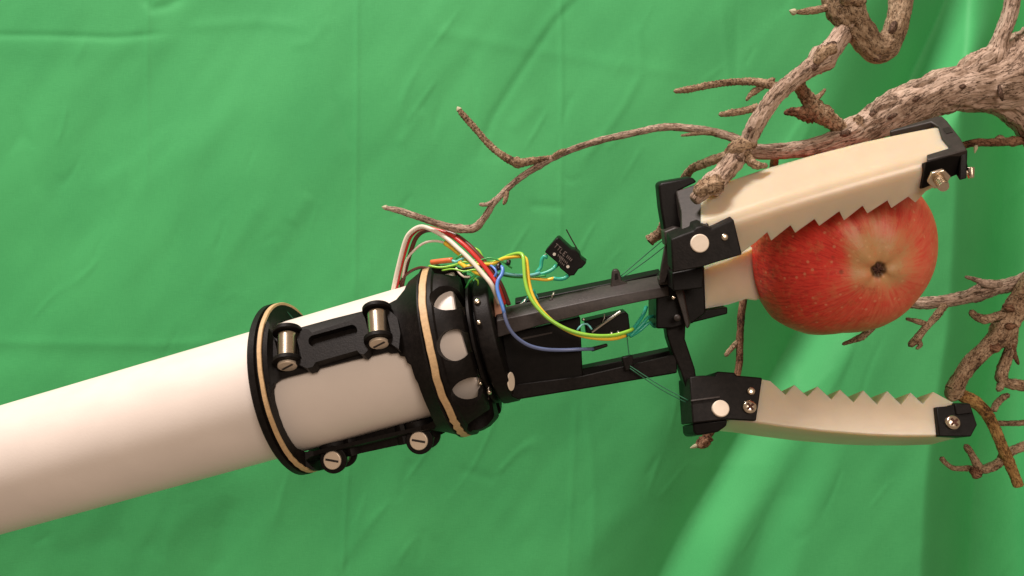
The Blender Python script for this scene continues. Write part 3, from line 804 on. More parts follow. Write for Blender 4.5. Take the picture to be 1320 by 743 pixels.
# ------------------------------------------------------------------ apple
def build_apple():
    ac = P(1086, 319, da(1086) - 4)
    R = 117.0 * (D + da(1086)) / D
    ap = thing('apple', 'ripe red apple with yellow patch round its brown calyx, held between the fingers', 'apple', ac)
    n = Vector((0.065, -0.94, -0.31)).normalized()
    h = Vector((0, 0, 1)); up_ = (h - n * h.dot(n)).normalized(); rt = up_.cross(-n).normalized()
    if rt.x < 0: rt = -rt
    na, nt_ = 128, 84
    v = []; att = []; pol = []
    fx = [(-180, .96), (-150, 1.02), (-130, 1.075), (-110, 1.03), (-90, .965), (-70, .98), (-45, 1.0), (-20, .99), (0, .975), (25, .965), (45, .95), (65, .93), (90, .92), (120, .95), (150, .95), (180, .96)]
    for i in range(nt_ + 1):
        th = math.pi * i / nt_
        for k in range(na):
            az = 2 * math.pi * k / na
            deg = math.degrees(az); deg = deg - 360 if deg > 180 else deg
            fa = np.interp(deg, [q[0] for q in fx], [q[1] for q in fx])
            w = math.sin(th) ** 2
            rr = 1 + (fa - 1) * w
            rho = math.sin(th) * (1 - 0.05 * math.cos(th))
            z = 0.90 * math.cos(th)
            dim = 0.075 * math.exp(-(math.sin(th) / 0.085) ** 2) + 0.03 * math.exp(-(math.sin(th) / 0.42) ** 2)
            z -= dim * (1 if th < math.pi / 2 else -1.3)
            lob = 0.022 * math.cos(5 * az + 0.6) * math.exp(-((th - 0.5) / 0.5) ** 2)
            p = Vector((math.cos(az) * rho, math.sin(az) * rho, z + lob))
            nz = mnoise.noise(p * 2.1) * 0.014 + mnoise.noise(p * 9) * 0.003
            p = p * (rr + nz)
            v.append(ac + (rt * p.x + up_ * p.y) * R + n * p.z * R)
            att.append((math.cos(az) * 2.2, math.sin(az) * 2.2, th * 0.55)); pol.append((th / math.pi, az / 6.2832, 0))
    f = []
    for i in range(nt_):
        for k in range(na):
            l = (k + 1) % na
            f.append((i * na + k, i * na + l, (i + 1) * na + l, (i + 1) * na + k))
    m = bpy.data.materials.new('apple_skin'); m.use_nodes = True
    nt = m.node_tree; b = nt.nodes['Principled BSDF']; L = nt.links.new
    def node(t, **k):
        q = nt.nodes.new(t)
        for a, x in k.items(): setattr(q, a, x)
        return q
    def noise(vec, scale, det=4, rough=.5):
        q = node('ShaderNodeTexNoise'); q.inputs['Scale'].default_value = scale; q.inputs['Detail'].default_value = det; q.inputs['Roughness'].default_value = rough
        L(vec, q.inputs['Vector']); return q.outputs['Fac']
    def mr(val, a, bb, c=0.0, d=1.0):
        q = node('ShaderNodeMapRange'); q.interpolation_type = 'SMOOTHSTEP'
        for nme, x in zip(('From Min', 'From Max', 'To Min', 'To Max'), (a, bb, c, d)): q.inputs[nme].default_value = x
        L(val, q.inputs['Value']); return q.outputs['Result']
    def math_(op, a, b2):
        q = node('ShaderNodeMath', operation=op)
        for i, x in enumerate((a, b2)):
            if isinstance(x, (int, float)): q.inputs[i].default_value = x
            else: L(x, q.inputs[i])
        return q.outputs[0]
    def mix(fac, a, b2):
        q = node('ShaderNodeMix', data_type='RGBA')
        if isinstance(fac, float): q.inputs['Factor'].default_value = fac
        else: L(fac, q.inputs['Factor'])
        for nme, x in (('A', a), ('B', b2)):
            if isinstance(x, tuple): q.inputs[nme].default_value = (*x, 1)
            else: L(x, q.inputs[nme])
        return q.outputs['Result']
    streak = node('ShaderNodeAttribute', attribute_name='streak').outputs['Vector']
    polar = node('ShaderNodeAttribute', attribute_name='polar').outputs['Vector']
    obj = node('ShaderNodeTexCoord').outputs['Object']
    sp = node('ShaderNodeSeparateXYZ'); L(polar, sp.inputs[0]); th = sp.outputs['X']
    so = node('ShaderNodeSeparateXYZ'); L(obj, so.inputs[0])
    s1 = noise(streak, 6.0, 6, .6); s2 = noise(streak, 15.0, 3, .6); big = noise(obj, 28, 3); fine = noise(obj, 420, 3)
    # left side of the fruit is deep red, darkest furthest left, the other blush orange
    side = math_('ADD', math_('MULTIPLY', so.outputs['X'], -11.0), math_('MULTIPLY', so.outputs['Z'], -1.0))
    tone = math_('ADD', math_('ADD', math_('MULTIPLY', math_('SUBTRACT', s1, .5), 0.8), side), math_('MULTIPLY', math_('SUBTRACT', big, .5), 0.9))
    deep = mix(mr(s2, .42, .62), (0.72, 0.050, 0.034), (0.58, 0.032, 0.024))
    blush = mix(mr(math_('ADD', math_('MULTIPLY', s1, .45), math_('MULTIPLY', noise(obj, 90, 6, .7), .55)), .38, .62), (0.74, 0.18, 0.095), (0.71, 0.095, 0.055))
    red = mix(mr(tone, -0.35, 0.30), blush, deep)
    dk = math_('MULTIPLY', mr(math_('ADD', side, math_('MULTIPLY', math_('SUBTRACT', s2, .5), 1.2)), 0.30, 0.75), 0.55)
    red = mix(dk, red, (0.25, 0.012, 0.010))
    # yellow ground colour round the calyx
    tt = math_('ADD', th, math_('ADD', math_('MULTIPLY', math_('SUBTRACT', s1, .5), 0.06), math_('MULTIPLY', math_('SUBTRACT', big, .5), 0.12)))
    tt = math_('SUBTRACT', tt, math_('MULTIPLY', so.outputs['Z'], 3.2))
    tt = math_('SUBTRACT', tt, math_('MULTIPLY', so.outputs['X'], 0.6))
    yel = mix(mr(noise(obj, 75, 4, .6), .4, .62), (0.52, 0.30, 0.13), (0.62, 0.24, 0.11))
    c = mix(mr(math_('ADD', tt, math_('MULTIPLY', math_('SUBTRACT', noise(obj, 130, 5, .7), .5), .10)), .095, .185), yel, red)
    # pale lenticels and small brown flecks
    vo = node('ShaderNodeTexVoronoi'); vo.inputs['Scale'].default_value = 260; L(obj, vo.inputs['Vector'])
    dots = mr(vo.outputs['Distance'], .10, .22, 1.0, 0.0)
    c = mix(math_('MULTIPLY', dots, 0.4), c, (0.75, 0.42, 0.22))
    vo2 = node('ShaderNodeTexVoronoi'); vo2.inputs['Scale'].default_value = 95; L(obj, vo2.inputs['Vector'])
    fl = math_('MULTIPLY', mr(vo2.outputs['Distance'], .05, .12, 1.0, 0.0), mr(noise(obj, 60, 2), .5, .6))
    c = mix(math_('MULTIPLY', fl, 0.7), c, (0.16, 0.05, 0.02))
    mo = noise(obj, 230, 5, .7)
    c = mix(math_('MULTIPLY', mr(mo, .50, .66), .34), c, (0.62, 0.22, 0.09))
    c = mix(math_('MULTIPLY', mr(noise(obj, 120, 5, .75), .56, .72), .5), c, (0.34, 0.03, 0.015))
    c = mix(mr(th, .022, .034, 1.0, 0.0), c, (0.10, 0.05, 0.02))
    L(c, b.inputs['Base Color'])
    b.inputs['Roughness'].default_value = 0.44; b.inputs['Specular IOR Level'].default_value = 0.4
    b.inputs['Subsurface Weight'].default_value = 0.08; b.inputs['Subsurface Scale'].default_value = 0.003
    bp = node('ShaderNodeBump'); bp.inputs['Strength'].default_value = 0.34; bp.inputs['Distance'].default_value = 0.0012
    L(math_('ADD', math_('MULTIPLY', noise(obj, 120, 5, .65), 1.4), math_('MULTIPLY', s1, 0.35)), bp.inputs['Height']); L(bp.outputs['Normal'], b.inputs['Normal'])
    o = emit('apple_body', v, f, m, ap, smooth=True, sharp=0)
    a = o.data.attributes.new('streak', 'FLOAT_VECTOR', 'POINT'); a.data.foreach_set('vector', np.array(att, np.float32).ravel())
    a = o.data.attributes.new('polar', 'FLOAT_VECTOR', 'POINT'); a.data.foreach_set('vector', np.array(pol, np.float32).ravel())
    top = ac + n * R * 0.785
    g = MB()
    g.add(*cyl_vf(top - n * 6, top + n * 0.5, 5.5, 7, n=16))
    for k in range(7):
        t = 2 * math.pi * k / 7 + .2 * (k % 2)
        d = rt * math.cos(t) + up_ * math.sin(t)
        q = top + d * 5
        g.add(*tube_vf([q, q + n * 2 + d * 1.5, q + n * 4 - d * (1 + k % 3), q + n * 5 - d * (4 + k % 2 * 2)], [2.4, 2.0, 1.4, 0.5], 6, 2))
    g.build('calyx', M['calyx'], ap, smooth=True)
build_apple()

# ------------------------------------------------------------------ dry branches
def limb(name, pts, mat_, parent, rough=0.10, rings=0.0, ring_step=1.1, knots=(), cap_flat=False, nseg=None, seed=0, twist=0.0):
    """pts: (x, y, depth, radius) in photo-scaled units at that depth"""
    q = []
    for x, y, d, r in pts:
        p = P(x, y, d); q.append((p.x, p.y, p.z, r * (0.88 if r < 14 else 0.94) * (D + d) / D))
    rmean = sum(a[3] for a in q) / len(q)
    c4 = catmull(q, max(1.0, min(rmean * 0.18, 2.2)))
    c = [Vector(a[:3]) for a in c4]; R = [max(0.5, a[3]) for a in c4]
    fr = sweep_frames(c)
    n = max(14, min(90, int(rmean * 3.6)))
    v = []; f = []; bk = []; ln = 0.0
    for i in range(len(c)):
        if i: ln += (c[i] - c[i - 1]).length
        r = R[i]
        rr = r * (1 + 0.10 * mnoise.noise(Vector((ln / (rmean * 2.6), seed * 3.1, 0))))
        if rings:
            ph = ln / (rmean * ring_step)
            rr *= 1 + rings * (max(0, math.sin(ph * 2 * math.pi + 2 * mnoise.noise(Vector((ph * .7, seed, 1)))) - 0.2))
        for kn in knots:
            dk = abs(i / (len(c) - 1) - kn[0]) * len(c) * (c[1] - c[0]).length / r
            rr *= 1 + kn[1] * math.exp(-dk * dk * 2.2)
        if i == 0 or i == len(c) - 1: rr *= 0.86 if cap_flat else 0.6
        for k in range(n):
            t = 2 * math.pi * k / n
            a = Vector((math.cos(t), math.sin(t), 0))
            tw = t + ln / rmean * twist
            b = Vector((math.cos(tw) * 1.7, math.sin(tw) * 1.7, ln / (rmean * 3.6) + seed * 5))
            nz = mnoise.noise(b * 1.3) * 0.7 + (0.5 - 1.6 * abs(mnoise.noise(b * 2.6 + Vector((9, 3, 1))))) * 0.8 - 0.5 * abs(mnoise.noise(b * 5.5 + Vector((2, 7, 1)))) + mnoise.noise(Vector((a.x * 3, a.y * 3, ln / rmean * 1.9 + seed))) * 0.55 + mnoise.noise(Vector((a.x * 7, a.y * 7, ln / rmean * 5 + seed))) * 0.3
            r2 = rr * (1 + rough * nz)
            v.append(c[i] + (fr[i][0] * a.x + fr[i][1] * a.y) * r2)
            kk = min(3.0, max(0.9, rmean / 7))
            bk.append((math.cos(tw) * kk, math.sin(tw) * kk, ln / (rmean * 3.0) * kk * (0.45 if mat_ is B and not rings else 1.5) + seed * 3))
    m = len(c)
    for i in range(m - 1):
        for k in range(n):
            l = (k + 1) % n
            f.append((i * n + k, i * n + l, (i + 1) * n + l, (i + 1) * n + k))
    for i, sg in ((0, -1), (m - 1, 1)):
        v.append(c[i] + fr[i][2] * sg * R[i] * (0.15 if cap_flat else 0.5)); bk.append((seed, i, 0)); j = len(v) - 1
        for k in range(n):
            l = (k + 1) % n
            f.append((i * n + l, i * n + k, j) if i == 0 else (i * n + k, i * n + l, j))
    o = emit(name, v, f, mat_, parent, smooth=True, sharp=0)
    at = o.data.attributes.new('bark', 'FLOAT_VECTOR', 'POINT'); at.data.foreach_set('vector', np.array(bk, np.float32).ravel())
    return o
def bud(x, y, d, dx, dy, r, l, parent, m='bud'):
    p = P(x, y, d); q = P(x + dx, y + dy, d)
    ax = (q - p).normalized()
    s_ = (D + d) / D
    v, f = tube_vf([p - ax * l * .3, p, p + ax * l * .4 * s_, p + ax * l * s_], [r * .6, r, r * .85, r * .15], 8, 1.2)
    return emit('bud', v, f, M[m], parent, smooth=True)

br = thing('tree_branch', 'knotty grey brown bare tree branch crossing above the gripper from the right', 'branch', P(1300, 110, -60))
B = M['bark']; B2 = M['bark2']
limb('main_limb', [(1345, 70, -40, 46), (1308, 100, -50, 44), (1270, 112, -56, 36), (1225, 116, -58, 28), (1180, 132, -60, 28), (1145, 148, -62, 27), (1110, 168, -64, 21), (1070, 184, -70, 15), (1030, 193, -80, 12), (990, 196, -100, 11), (950, 193, -130, 10)], B, br, 0.13, knots=((.12, .1), (.33, .12), (.62, .18)), seed=1, twist=.10)
limb('limb_fork', [(1272, 116, -52, 26), (1312, 128, -46, 34), (1348, 160, -40, 38), (1420, 240, -34, 44)], B, br, 0.13, seed=2)
limb('limb_knob', [(1236, 100, -62, 14), (1254, 88, -66, 17), (1272, 76, -66, 14), (1282, 68, -64, 9)], B, br, 0.28, seed=3)
limb('side_limb', [(1276, 88, -60, 16), (1290, 50, -64, 12), (1302, 15, -66, 11.5), (1312, -40, -68, 12)], B, br, 0.15, knots=((.1, .3),), seed=4)
limb('limb_knob', [(1122, 150, -74, 5), (1132, 138, -78, 9), (1146, 130, -78, 10), (1162, 128, -74, 6)], B, br, 0.25, seed=5)
limb('limb_knob', [(1168, 115, -72, 4), (1182, 109, -76, 7), (1200, 103, -76, 6), (1212, 100, -72, 3)], B, br, 0.35, seed=6)
limb('hanging_limb', [(1098, 28, -150, 18), (1082, 50, -152, 14), (1060, 76, -156, 15), (1030, 98, -160, 12.5), (1000, 124, -162, 12.5), (978, 155, -160, 12), (962, 185, -152, 12), (944, 210, -162, 14), (925, 232, -172, 14), (908, 246, -178, 12), (894, 259, -180, 9)], B, br, 0.17, knots=((.2, .22), (.72, .2), (.9, .28)), cap_flat=True, seed=7, twist=.05)
limb('crooked_limb', [(1078, -40, -150, 24), (1084, -4, -150, 23), (1098, 26, -152, 21), (1114, 48, -152, 18), (1128, 64, -150, 16), (1140, 63, -148, 15), (1153, 40, -146, 15), (1160, 10, -144, 15), (1164, -40, -142, 16)], M['bark5'], br, 0.16, knots=((.25, .15), (.55, .14)), seed=8)
limb('limb_knob', [(1084, 2, -165, 10), (1098, -4, -170, 14), (1114, 2, -168, 9)], B2, br, 0.25, seed=9)
limb('limb_knob', [(930, 236, -180, 9), (918, 238, -186, 12), (905, 244, -186, 10), (898, 252, -182, 6)], B2, br, 0.5, seed=10)
limb('limb_knob', [(938, 200, -158, 7), (950, 190, -166, 11), (962, 188, -160, 9), (972, 186, -150, 6)], B2, br, 0.35, seed=11)
limb('limb_knob', [(1050, 82, -168, 5), (1062, 68, -172, 9), (1076, 62, -168, 7)], B2, br, 0.35, seed=12)
limb('twig', [(1088, 168, -72, 10), (1066, 152, -78, 12), (1048, 136, -84, 11), (1036, 120, -92, 9), (1026, 104, -110, 7)], B2, br, 0.18, rings=.10, knots=((.35, .2), (.95, .4)), seed=13)
limb('twig', [(1052, 150, -80, 9), (1034, 146, -84, 9), (1022, 144, -86, 6), (1011, 146, -88, 3)], M['bark4'], br, 0.4, rings=.25, seed=14)
limb('twig', [(1046, 132, -86, 6), (1056, 124, -88, 4), (1064, 115, -90, 2.2)], B2, br, 0.2, seed=15)
limb('twig', [(1104, 172, -76, 8), (1106, 158, -80, 7), (1106, 150, -82, 6)], B2, br, 0.35, seed=16)
limb('twig', [(1000, 112, -158, 6), (976, 106, -150, 5.5), (945, 106, -146, 5), (915, 110, -144, 5), (885, 116, -142, 4.5), (869, 118, -140, 3)], B2, br, 0.14, rings=.22, seed=17)
limb('twig', [(998, 102, -152, 4), (982, 112, -148, 5), (968, 122, -148, 4), (962, 130, -148, 2)], B2, br, 0.3, seed=18)
limb('twig', [(978, 138, -156, 6), (960, 143, -150, 5), (942, 146, -148, 5), (927, 148, -146, 3)], B2, br, 0.14, rings=.2, seed=19)
limb('twig', [(1076, 8, -150, 6), (1058, 12, -150, 5.5), (1040, 15, -150, 5), (1026, 16, -150, 3)], B2, br, 0.14, seed=20)
bud(1024, 16, -150, -6, -2, 4, 7, br)
limb('twig', [(958, 186, -150, 8), (940, 176, -140, 6.5), (905, 168, -126, 6), (860, 164, -112, 5.6), (820, 171, -104, 5.2), (775, 181, -96, 5), (735, 194, -88, 4.8), (705, 208, -82, 4.8), (670, 230, -76, 4.8), (640, 258, -70, 4.6), (622, 284, -66, 5.5), (608, 295, -64, 6.5), (580, 293, -62, 5.4), (545, 282, -58, 5), (515, 272, -54, 4.8), (496, 268, -52, 3.2)], B, br, 0.13, knots=((.53, .25), (.80, .2)), seed=21, nseg=14)
limb('twig', [(712, 204, -83, 4.2), (690, 207, -82, 5), (668, 210, -80, 6.5), (650, 202, -78, 5.4), (632, 188, -76, 5), (616, 170, -74, 4.6), (600, 152, -72, 4.8), (591, 141, -70, 3)], B2, br, 0.15, rings=.15, knots=((.3, .3),), seed=22, nseg=14)
bud(592, 142, -70, -3, -5, 3.6, 5, br); bud(498, 268, -52, -6, -1, 3.4, 6, br)
limb('twig', [(642, 254, -70, 3), (630, 263, -71, 3.2), (618, 264, -72, 2.5)], B, br, .2, seed=23)
limb('twig', [(654, 246, -74, 3), (652, 256, -76, 3.6), (649, 264, -76, 2)], B2, br, .3, seed=24)
limb('twig', [(712, 203, -86, 4), (722, 196, -90, 3.5), (730, 193, -90, 2)], B2, br, .3, seed=25)
limb('twig', [(930, 172, -136, 3.6), (905, 172, -132, 3), (878, 175, -128, 2)], B2, br, .2, seed=26)
limb('twig', [(958, 196, -146, 8), (930, 203, -132, 7), (908, 211, -112, 6.5), (888, 222, -88, 6), (866, 260, -30, 6), (852, 298, 6, 7), (836, 311, 12, 8)], B2, br, .16, rings=.12, cap_flat=True, seed=27)
limb('twig', [(958, 196, -160, 8), (966, 206, -166, 6.5), (974, 213, -168, 6), (989, 214, -168, 3.5)], B2, br, .18, rings=.2, seed=28)
limb('twig', [(1330, 180, -36, 6.5), (1300, 183, -40, 6), (1275, 184, -44, 6), (1240, 188, -30, 5.5), (1150, 220, 90, 6)], M['bark4'], br, .12, knots=((.12, .3),), seed=29)
limb('twig', [(1283, 181, -44, 2.5), (1288, 177, -48, 3.5), (1296, 180, -46, 2)], B2, br, .3, seed=30)
bud(1258, 190, -48, -2, 10, 2.5, 8, br)
limb('twig', [(1000, 196, -60, 6), (990, 260, 90, 6), (968, 340, 100, 6), (957, 395, 96, 5.5), (954, 430, 92, 5.2), (951, 480, 88, 5), (930, 530, 80, 6), (912, 562, 74, 6.5), (905, 572, 70, 4)], M['bark4'], br, .14, seed=31)
limb('twig', [(953, 440, 92, 4), (944, 448, 90, 4), (935, 459, 88, 3)], B2, br, .2, seed=32)
limb('twig', [(915, 562, 72, 6), (906, 571, 70, 8), (898, 575, 68, 4)], M['bark4'], br, .45, rings=.2, seed=33)
bud(897, 575, 68, -8, 3, 3, 8, br)

for k, (x, y, d_, r_, dx, dy) in enumerate([(1070, 60, -170, 5, 5, -4), (1151, 36, -163, 5, 2, -6), (1050, 86, -170, 4, 6, -5), (968, 166, -166, 3.5, 2, -4), (1130, 74, -158, 5, 5, 1), (1126, 146, -84, 4, 4, -6), (1102, -2, -178, 6, 8, -2),
        (912, 244, -189, 4, 5, -2), (1240, 112, -88, 3, 6, -1), (1180, 128, -90, 2.5, 6, -2), (1090, 172, -86, 4, 8, -2), (1216, 105, -80, 2.5, 5, -1), (1150, 150, -92, 3, 5, -2), (1290, 120, -92, 3, 2, 8), (952, 204, -176, 3, 4, 3)]):
    limb('bark_scar', [(x - dx * 1.3, y - dy * 1.3, d_ + 6.5, r_ * .6), (x, y, d_ + 3, r_ * 1.1), (x + dx * 1.3, y + dy * 1.3, d_ + 6.5, r_ * .5)], M['scar'], br, .45, seed=80 + k)
b2 = thing('forked_branch', 'brown forked bare branch with hooked twigs entering at the lower right edge', 'branch', P(1315, 390, 10))
limb('main_limb', [(1350, 350, 30, 13), (1320, 362, 26, 11.5), (1285, 372, 22, 9.5), (1250, 382, 18, 10), (1220, 388, 18, 9), (1195, 391, 24, 9), (1165, 390, 44, 8), (1130, 392, 60, 6)], B, b2, .16, knots=((.45, .2),), seed=41)
limb('twig', [(1290, 366, 14, 6), (1270, 366, 10, 6), (1258, 361, 8, 4), (1244, 357, 8, 2)], B, b2, .2, seed=42)
limb('twig', [(1262, 370, 6, 5), (1250, 376, 4, 4), (1238, 383, 6, 3)], B, b2, .2, seed=43)
limb('twig', [(1218, 393, 12, 6), (1205, 410, 6, 5.5), (1192, 424, 2, 5), (1180, 439, 0, 6), (1172, 446, 0, 4)], B2, b2, .16, seed=44)
limb('twig', [(1196, 419, 4, 4), (1184, 415, 2, 4), (1168, 411, 0, 2.4)], B2, b2, .14, seed=45)
limb('twig', [(1182, 436, 0, 4), (1186, 445, -2, 3.5), (1181, 450, -2, 2)], B2, b2, .3, seed=46)
limb('twig', [(1140, 396, 56, 5), (1130, 416, 44, 5), (1114, 432, 30, 5), (1100, 439, 14, 4), (1086, 444, 12, 2.4)], B2, b2, .18, seed=47)
limb('twig', [(1118, 428, 20, 3), (1112, 434, 14, 5), (1106, 438, 12, 3)], B2, b2, .4, seed=471)
limb('main_limb', [(1338, 352, 22, 16), (1372, 320, 24, 18), (1420, 250, 26, 22), (1500, 120, 10, 28)], B, b2, .16, seed=410)
limb('side_limb', [(1352, 344, 22, 14), (1378, 420, 12, 12), (1376, 500, 2, 10), (1340, 569, -5, 7.5)], B2, b2, .16, seed=411)
limb('twig', [(1377, 500, 2, 7), (1345, 500, -13, 8), (1338, 500, -14, 7)], B2, b2, .16, seed=412)
limb('twig', [(1374, 530, 0, 5), (1358, 543, -1, 5), (1340, 545, 0, 4.4)], B2, b2, .16, seed=413)
limb('side_limb', [(1345, 340, 16, 15), (1322, 375, 6, 14), (1304, 408, 0, 14), (1290, 432, -4, 14), (1268, 452, -8, 11.5), (1250, 470, -10, 11), (1236, 490, -12, 11), (1228, 506, -14, 13), (1220, 508, -14, 8)], B2, b2, .17, knots=((.35, .15), (.5, .2)), cap_flat=True, seed=48)
limb('twig', [(1298, 404, -4, 6), (1284, 408, -8, 6), (1270, 412, -10, 6.5), (1258, 408, -10, 5.5), (1251, 401, -10, 4)], B2, b2, .2, rings=.1, seed=49)
limb('twig', [(1304, 420, -6, 9), (1302, 450, -10, 8), (1293, 474, -12, 8), (1292, 490, -14, 7), (1308, 496, -14, 8), (1345, 500, -14, 8)], B2, b2, .2, knots=((.55, .2),), seed=50)
limb('twig', [(1293, 486, -14, 6), (1290, 498, -16, 5), (1286, 504, -16, 3.5)], B2, b2, .25, rings=.2, seed=51)
limb('twig', [(1305, 444, -14, 4), (1308, 458, -14, 3.5), (1313, 470, -12, 2)], M['bark4'], b2, .2, seed=52)
limb('limb_knob', [(1294, 396, -12, 4), (1301, 397, -16, 5), (1306, 400, -12, 3)], M['bark4'], b2, .3, seed=53)
limb('limb_knob', [(1296, 420, -16, 4), (1303, 421, -19, 5), (1309, 420, -15, 3)], M['bark4'], b2, .3, seed=54)
limb('limb_knob', [(1274, 446, -14, 4), (1283, 450, -18, 6), (1287, 444, -14, 3)], M['bark4'], b2, .3, seed=55)
limb('ochre_twig', [(1226, 500, -10, 9), (1240, 510, -12, 9.5), (1256, 518, -16, 9), (1270, 531, -18, 8.5), (1281, 550, -18, 8), (1290, 572, -18, 8), (1300, 595, -18, 8), (1309, 616, -18, 7.5), (1313, 627, -18, 7)], M['bark3'], b2, .13, cap_flat=True, seed=56)
limb('twig', [(1280, 530, -14, 5), (1286, 519, -12, 4.5), (1294, 512, -10, 4.5), (1301, 509, -10, 3)], B2, b2, .22, rings=.15, seed=57)
limb('twig', [(1284, 546, -10, 4), (1300, 546, -6, 4.2), (1345, 545, 0, 4.5)], B2, b2, .15, seed=58)
limb('twig', [(1345, 566, -4, 7), (1318, 576, -8, 6.5), (1300, 584, -10, 6.5), (1286, 598, -14, 6.5), (1270, 605, -16, 7), (1262, 604, -18, 5), (1246, 604, -18, 4), (1230, 604, -18, 4), (1220, 598, -18, 3.6), (1213, 590, -18, 3.6)], B2, b2, .18, knots=((.4, .25),), seed=59)
limb('twig', [(1262, 604, -20, 7), (1257, 594, -22, 5.5), (1250, 582, -24, 5), (1244, 574, -24, 4)], B2, b2, .25, seed=60)
limb('limb_knob', [(1252, 604, -22, 4), (1259, 611, -24, 7), (1264, 607, -22, 4)], M['bark4'], b2, .4, seed=61)

# ------------------------------------------------------------------ wiring
WG = 'thin wires over the collar and the gripper'
def wire(pts, r, m, label, name='wire', cat='wire', grp=WG, n=10, step=3):
    v, f = tube_vf([PA(x, y, o) for x, y, o in pts], r * 0.9, n, step)
    o = emit(name, v, f, M[m], None, smooth=True, sharp=0)
    return tag(o, label, cat, grp)
rib = thing('ribbon_cable', 'flat red, white and black ribbon cable arching over the collar top', 'cable', PA(545, 291, -30))
def rib_w(pts, m, nm='strand'):
    v, f = tube_vf([PA(x, y, o) for x, y, o in pts], 2.9, 10, 3); return emit(nm, v, f, M[m], rib, smooth=True, sharp=0)
rib_w([(506, 378, -10), (513, 346, -16), (522, 312, -22), (530, 299, -26), (543, 292.5, -30), (558, 297, -38), (575, 307, -46), (590, 320, -54), (606, 335, -62), (622, 353, -68), (634, 368, -72), (644, 392, -60)], 'white')
rib_w([(509, 378, -2), (516, 346, -8), (525, 314, -14), (532, 301, -18), (544, 293.5, -24), (560, 296, -32), (580, 303, -41), (597, 315, -50), (613, 331, -58), (629, 350, -64), (641, 368, -66), (650, 392, -52)], 'red')
rib_w([(517, 374, 4), (523, 347, -4), (531, 320, -9), (537, 306, -12), (547, 298, -16), (562, 297, -26), (584, 302, -36), (602, 314, -45), (618, 330, -53), (634, 349, -58), (646, 368, -58), (656, 393, -46)], 'brown')
wire([(519, 358, -6), (524, 336, -12), (535, 322, -20), (548, 313, -26), (562, 311, -32), (575, 313.5, -38)], 1.8, 'white', 'thin cream wire arching up to the yellow sleeve above the collar')
wire([(515, 367, 0), (521, 357, -6), (531, 349, -14), (543, 345, -24), (556, 347, -30)], 2.1, 'brown', 'dark red wire looping low behind the right rubber band')
sl_ = wire([(574, 313, -40), (583, 319, -44), (594, 328, -50), (603, 336, -54)], 4.0, 'yellow', 'large yellow heat shrink sleeve under the ribbon cable', 'wire_sleeve', 'sleeve', 'coloured heat shrink sleeves')
wire([(592, 338, -56), (598, 343, -58), (606, 349, -60)], 3.2, 'yellow', 'short yellow sleeve just below the large yellow sleeve', 'wire_sleeve', 'sleeve', 'coloured heat shrink sleeves')
wire([(606, 349, -62), (614, 352, -64), (623, 356, -62)], 2.6, 'yellow', 'small yellow sleeve beside the ribbon cable near the wrist', 'wire_sleeve', 'sleeve', 'coloured heat shrink sleeves')
wire([(556, 338.5, -44), (568, 337, -48), (583, 335.5, -52)], 3.7, 'orange', 'orange red sleeve lying on the collar beside the rubber band', 'wire_sleeve', 'sleeve', 'coloured heat shrink sleeves')
wire([(582, 336, -52), (588, 338, -54), (594, 335, -55), (600, 332, -55)], 2.0, 'cyan', 'short teal wire leaving the orange sleeve')
wire([(553, 343, -50), (568, 345, -54), (586, 342, -56), (598, 338, -58), (620, 339, -60), (640, 337, -58)], 1.6, 'lime', 'pale green wire lying along the top of the collar')
wire([(588, 334, -58), (594, 329, -60), (598, 326, -56)], 1.2, 'green', 'tiny dark green wire end crossing the large yellow sleeve')
wire([(590, 350, -60), (598, 347, -62), (610, 345, -64), (622, 344, -62)], 1.7, 'blackw', 'black wire passing under the ribbon cable on the collar')
wire([(602, 368, -58), (606, 360, -62), (614, 355.5, -64), (624, 356, -62)], 1.3, 'green', 'dark green wire bent down into the wrist gap')
wire([(606, 364, -60), (611, 358, -63), (616, 362, -62), (616, 368, -56)], 1.3, 'lime', 'light green wire end tucked into the wrist gap')
wire([(612, 320, -46), (618, 324, -48), (622, 332, -50), (626, 338, -52)], 1.5, 'lime', 'light green loop showing behind the ribbon cable')
wire([(600, 344, -60), (620, 341, -60), (636, 340, -60), (648, 334, -62), (660, 331.5, -66), (672, 331, -70), (678, 334, -74), (680, 346, -78), (682, 364, -82), (687, 382, -86), (698, 400, -88), (716, 417, -88), (740, 430, -84), (765, 436, -78), (790, 437, -68), (806, 433, -56)], 2.4, 'yellow', 'yellow wire looping down across the gripper frame')
wire([(606, 340, -58), (626, 341, -58), (642, 336, -58), (656, 330, -64), (668, 327, -70), (674, 330, -76), (675.5, 344, -82), (677, 362, -86), (682, 380, -90), (692, 396, -92), (710, 413, -92), (734, 426, -88), (760, 432.5, -82), (788, 433, -70), (808, 428, -56), (816, 424, -50)], 2.5, 'lime', 'lime green wire looping down beside the yellow wire')
wire([(634, 349, -56), (642, 343, -60), (648, 346, -66), (647, 354, -70), (642, 362, -74), (641, 372, -78), (644, 384, -82), (648, 396, -84), (650, 404, -84)], 2.5, 'blue', 'bright blue wire curling down over the ribbon cable')
wire([(649.5, 401, -84), (652, 412, -84), (658, 426, -82), (668, 437, -78), (683, 446, -72), (702, 450.5, -64), (725, 451.5, -56), (748, 450.5, -50), (765, 450, -42)], 2.4, 'greyblue', 'grey blue wire sagging across the servo body')
wire([(632, 346, -56), (640, 352, -58), (652, 353, -58), (668, 355, -56), (684, 355, -52), (696, 352, -48)], 2.1, 'cyan', 'pale teal wire running right from the blue wire')
wire([(636, 352, -52), (660, 357, -52), (685, 357.5, -50), (704, 355.5, -48)], 1.6, 'green', 'green wire running under the pale teal wire')
wire([(644, 340, -62), (642, 345, -66), (643, 349, -66)], 3.0, 'blackw', 'small black tie on the wires left of the yellow loop', 'cable_tie', 'cable tie', 'black ties on the wires')
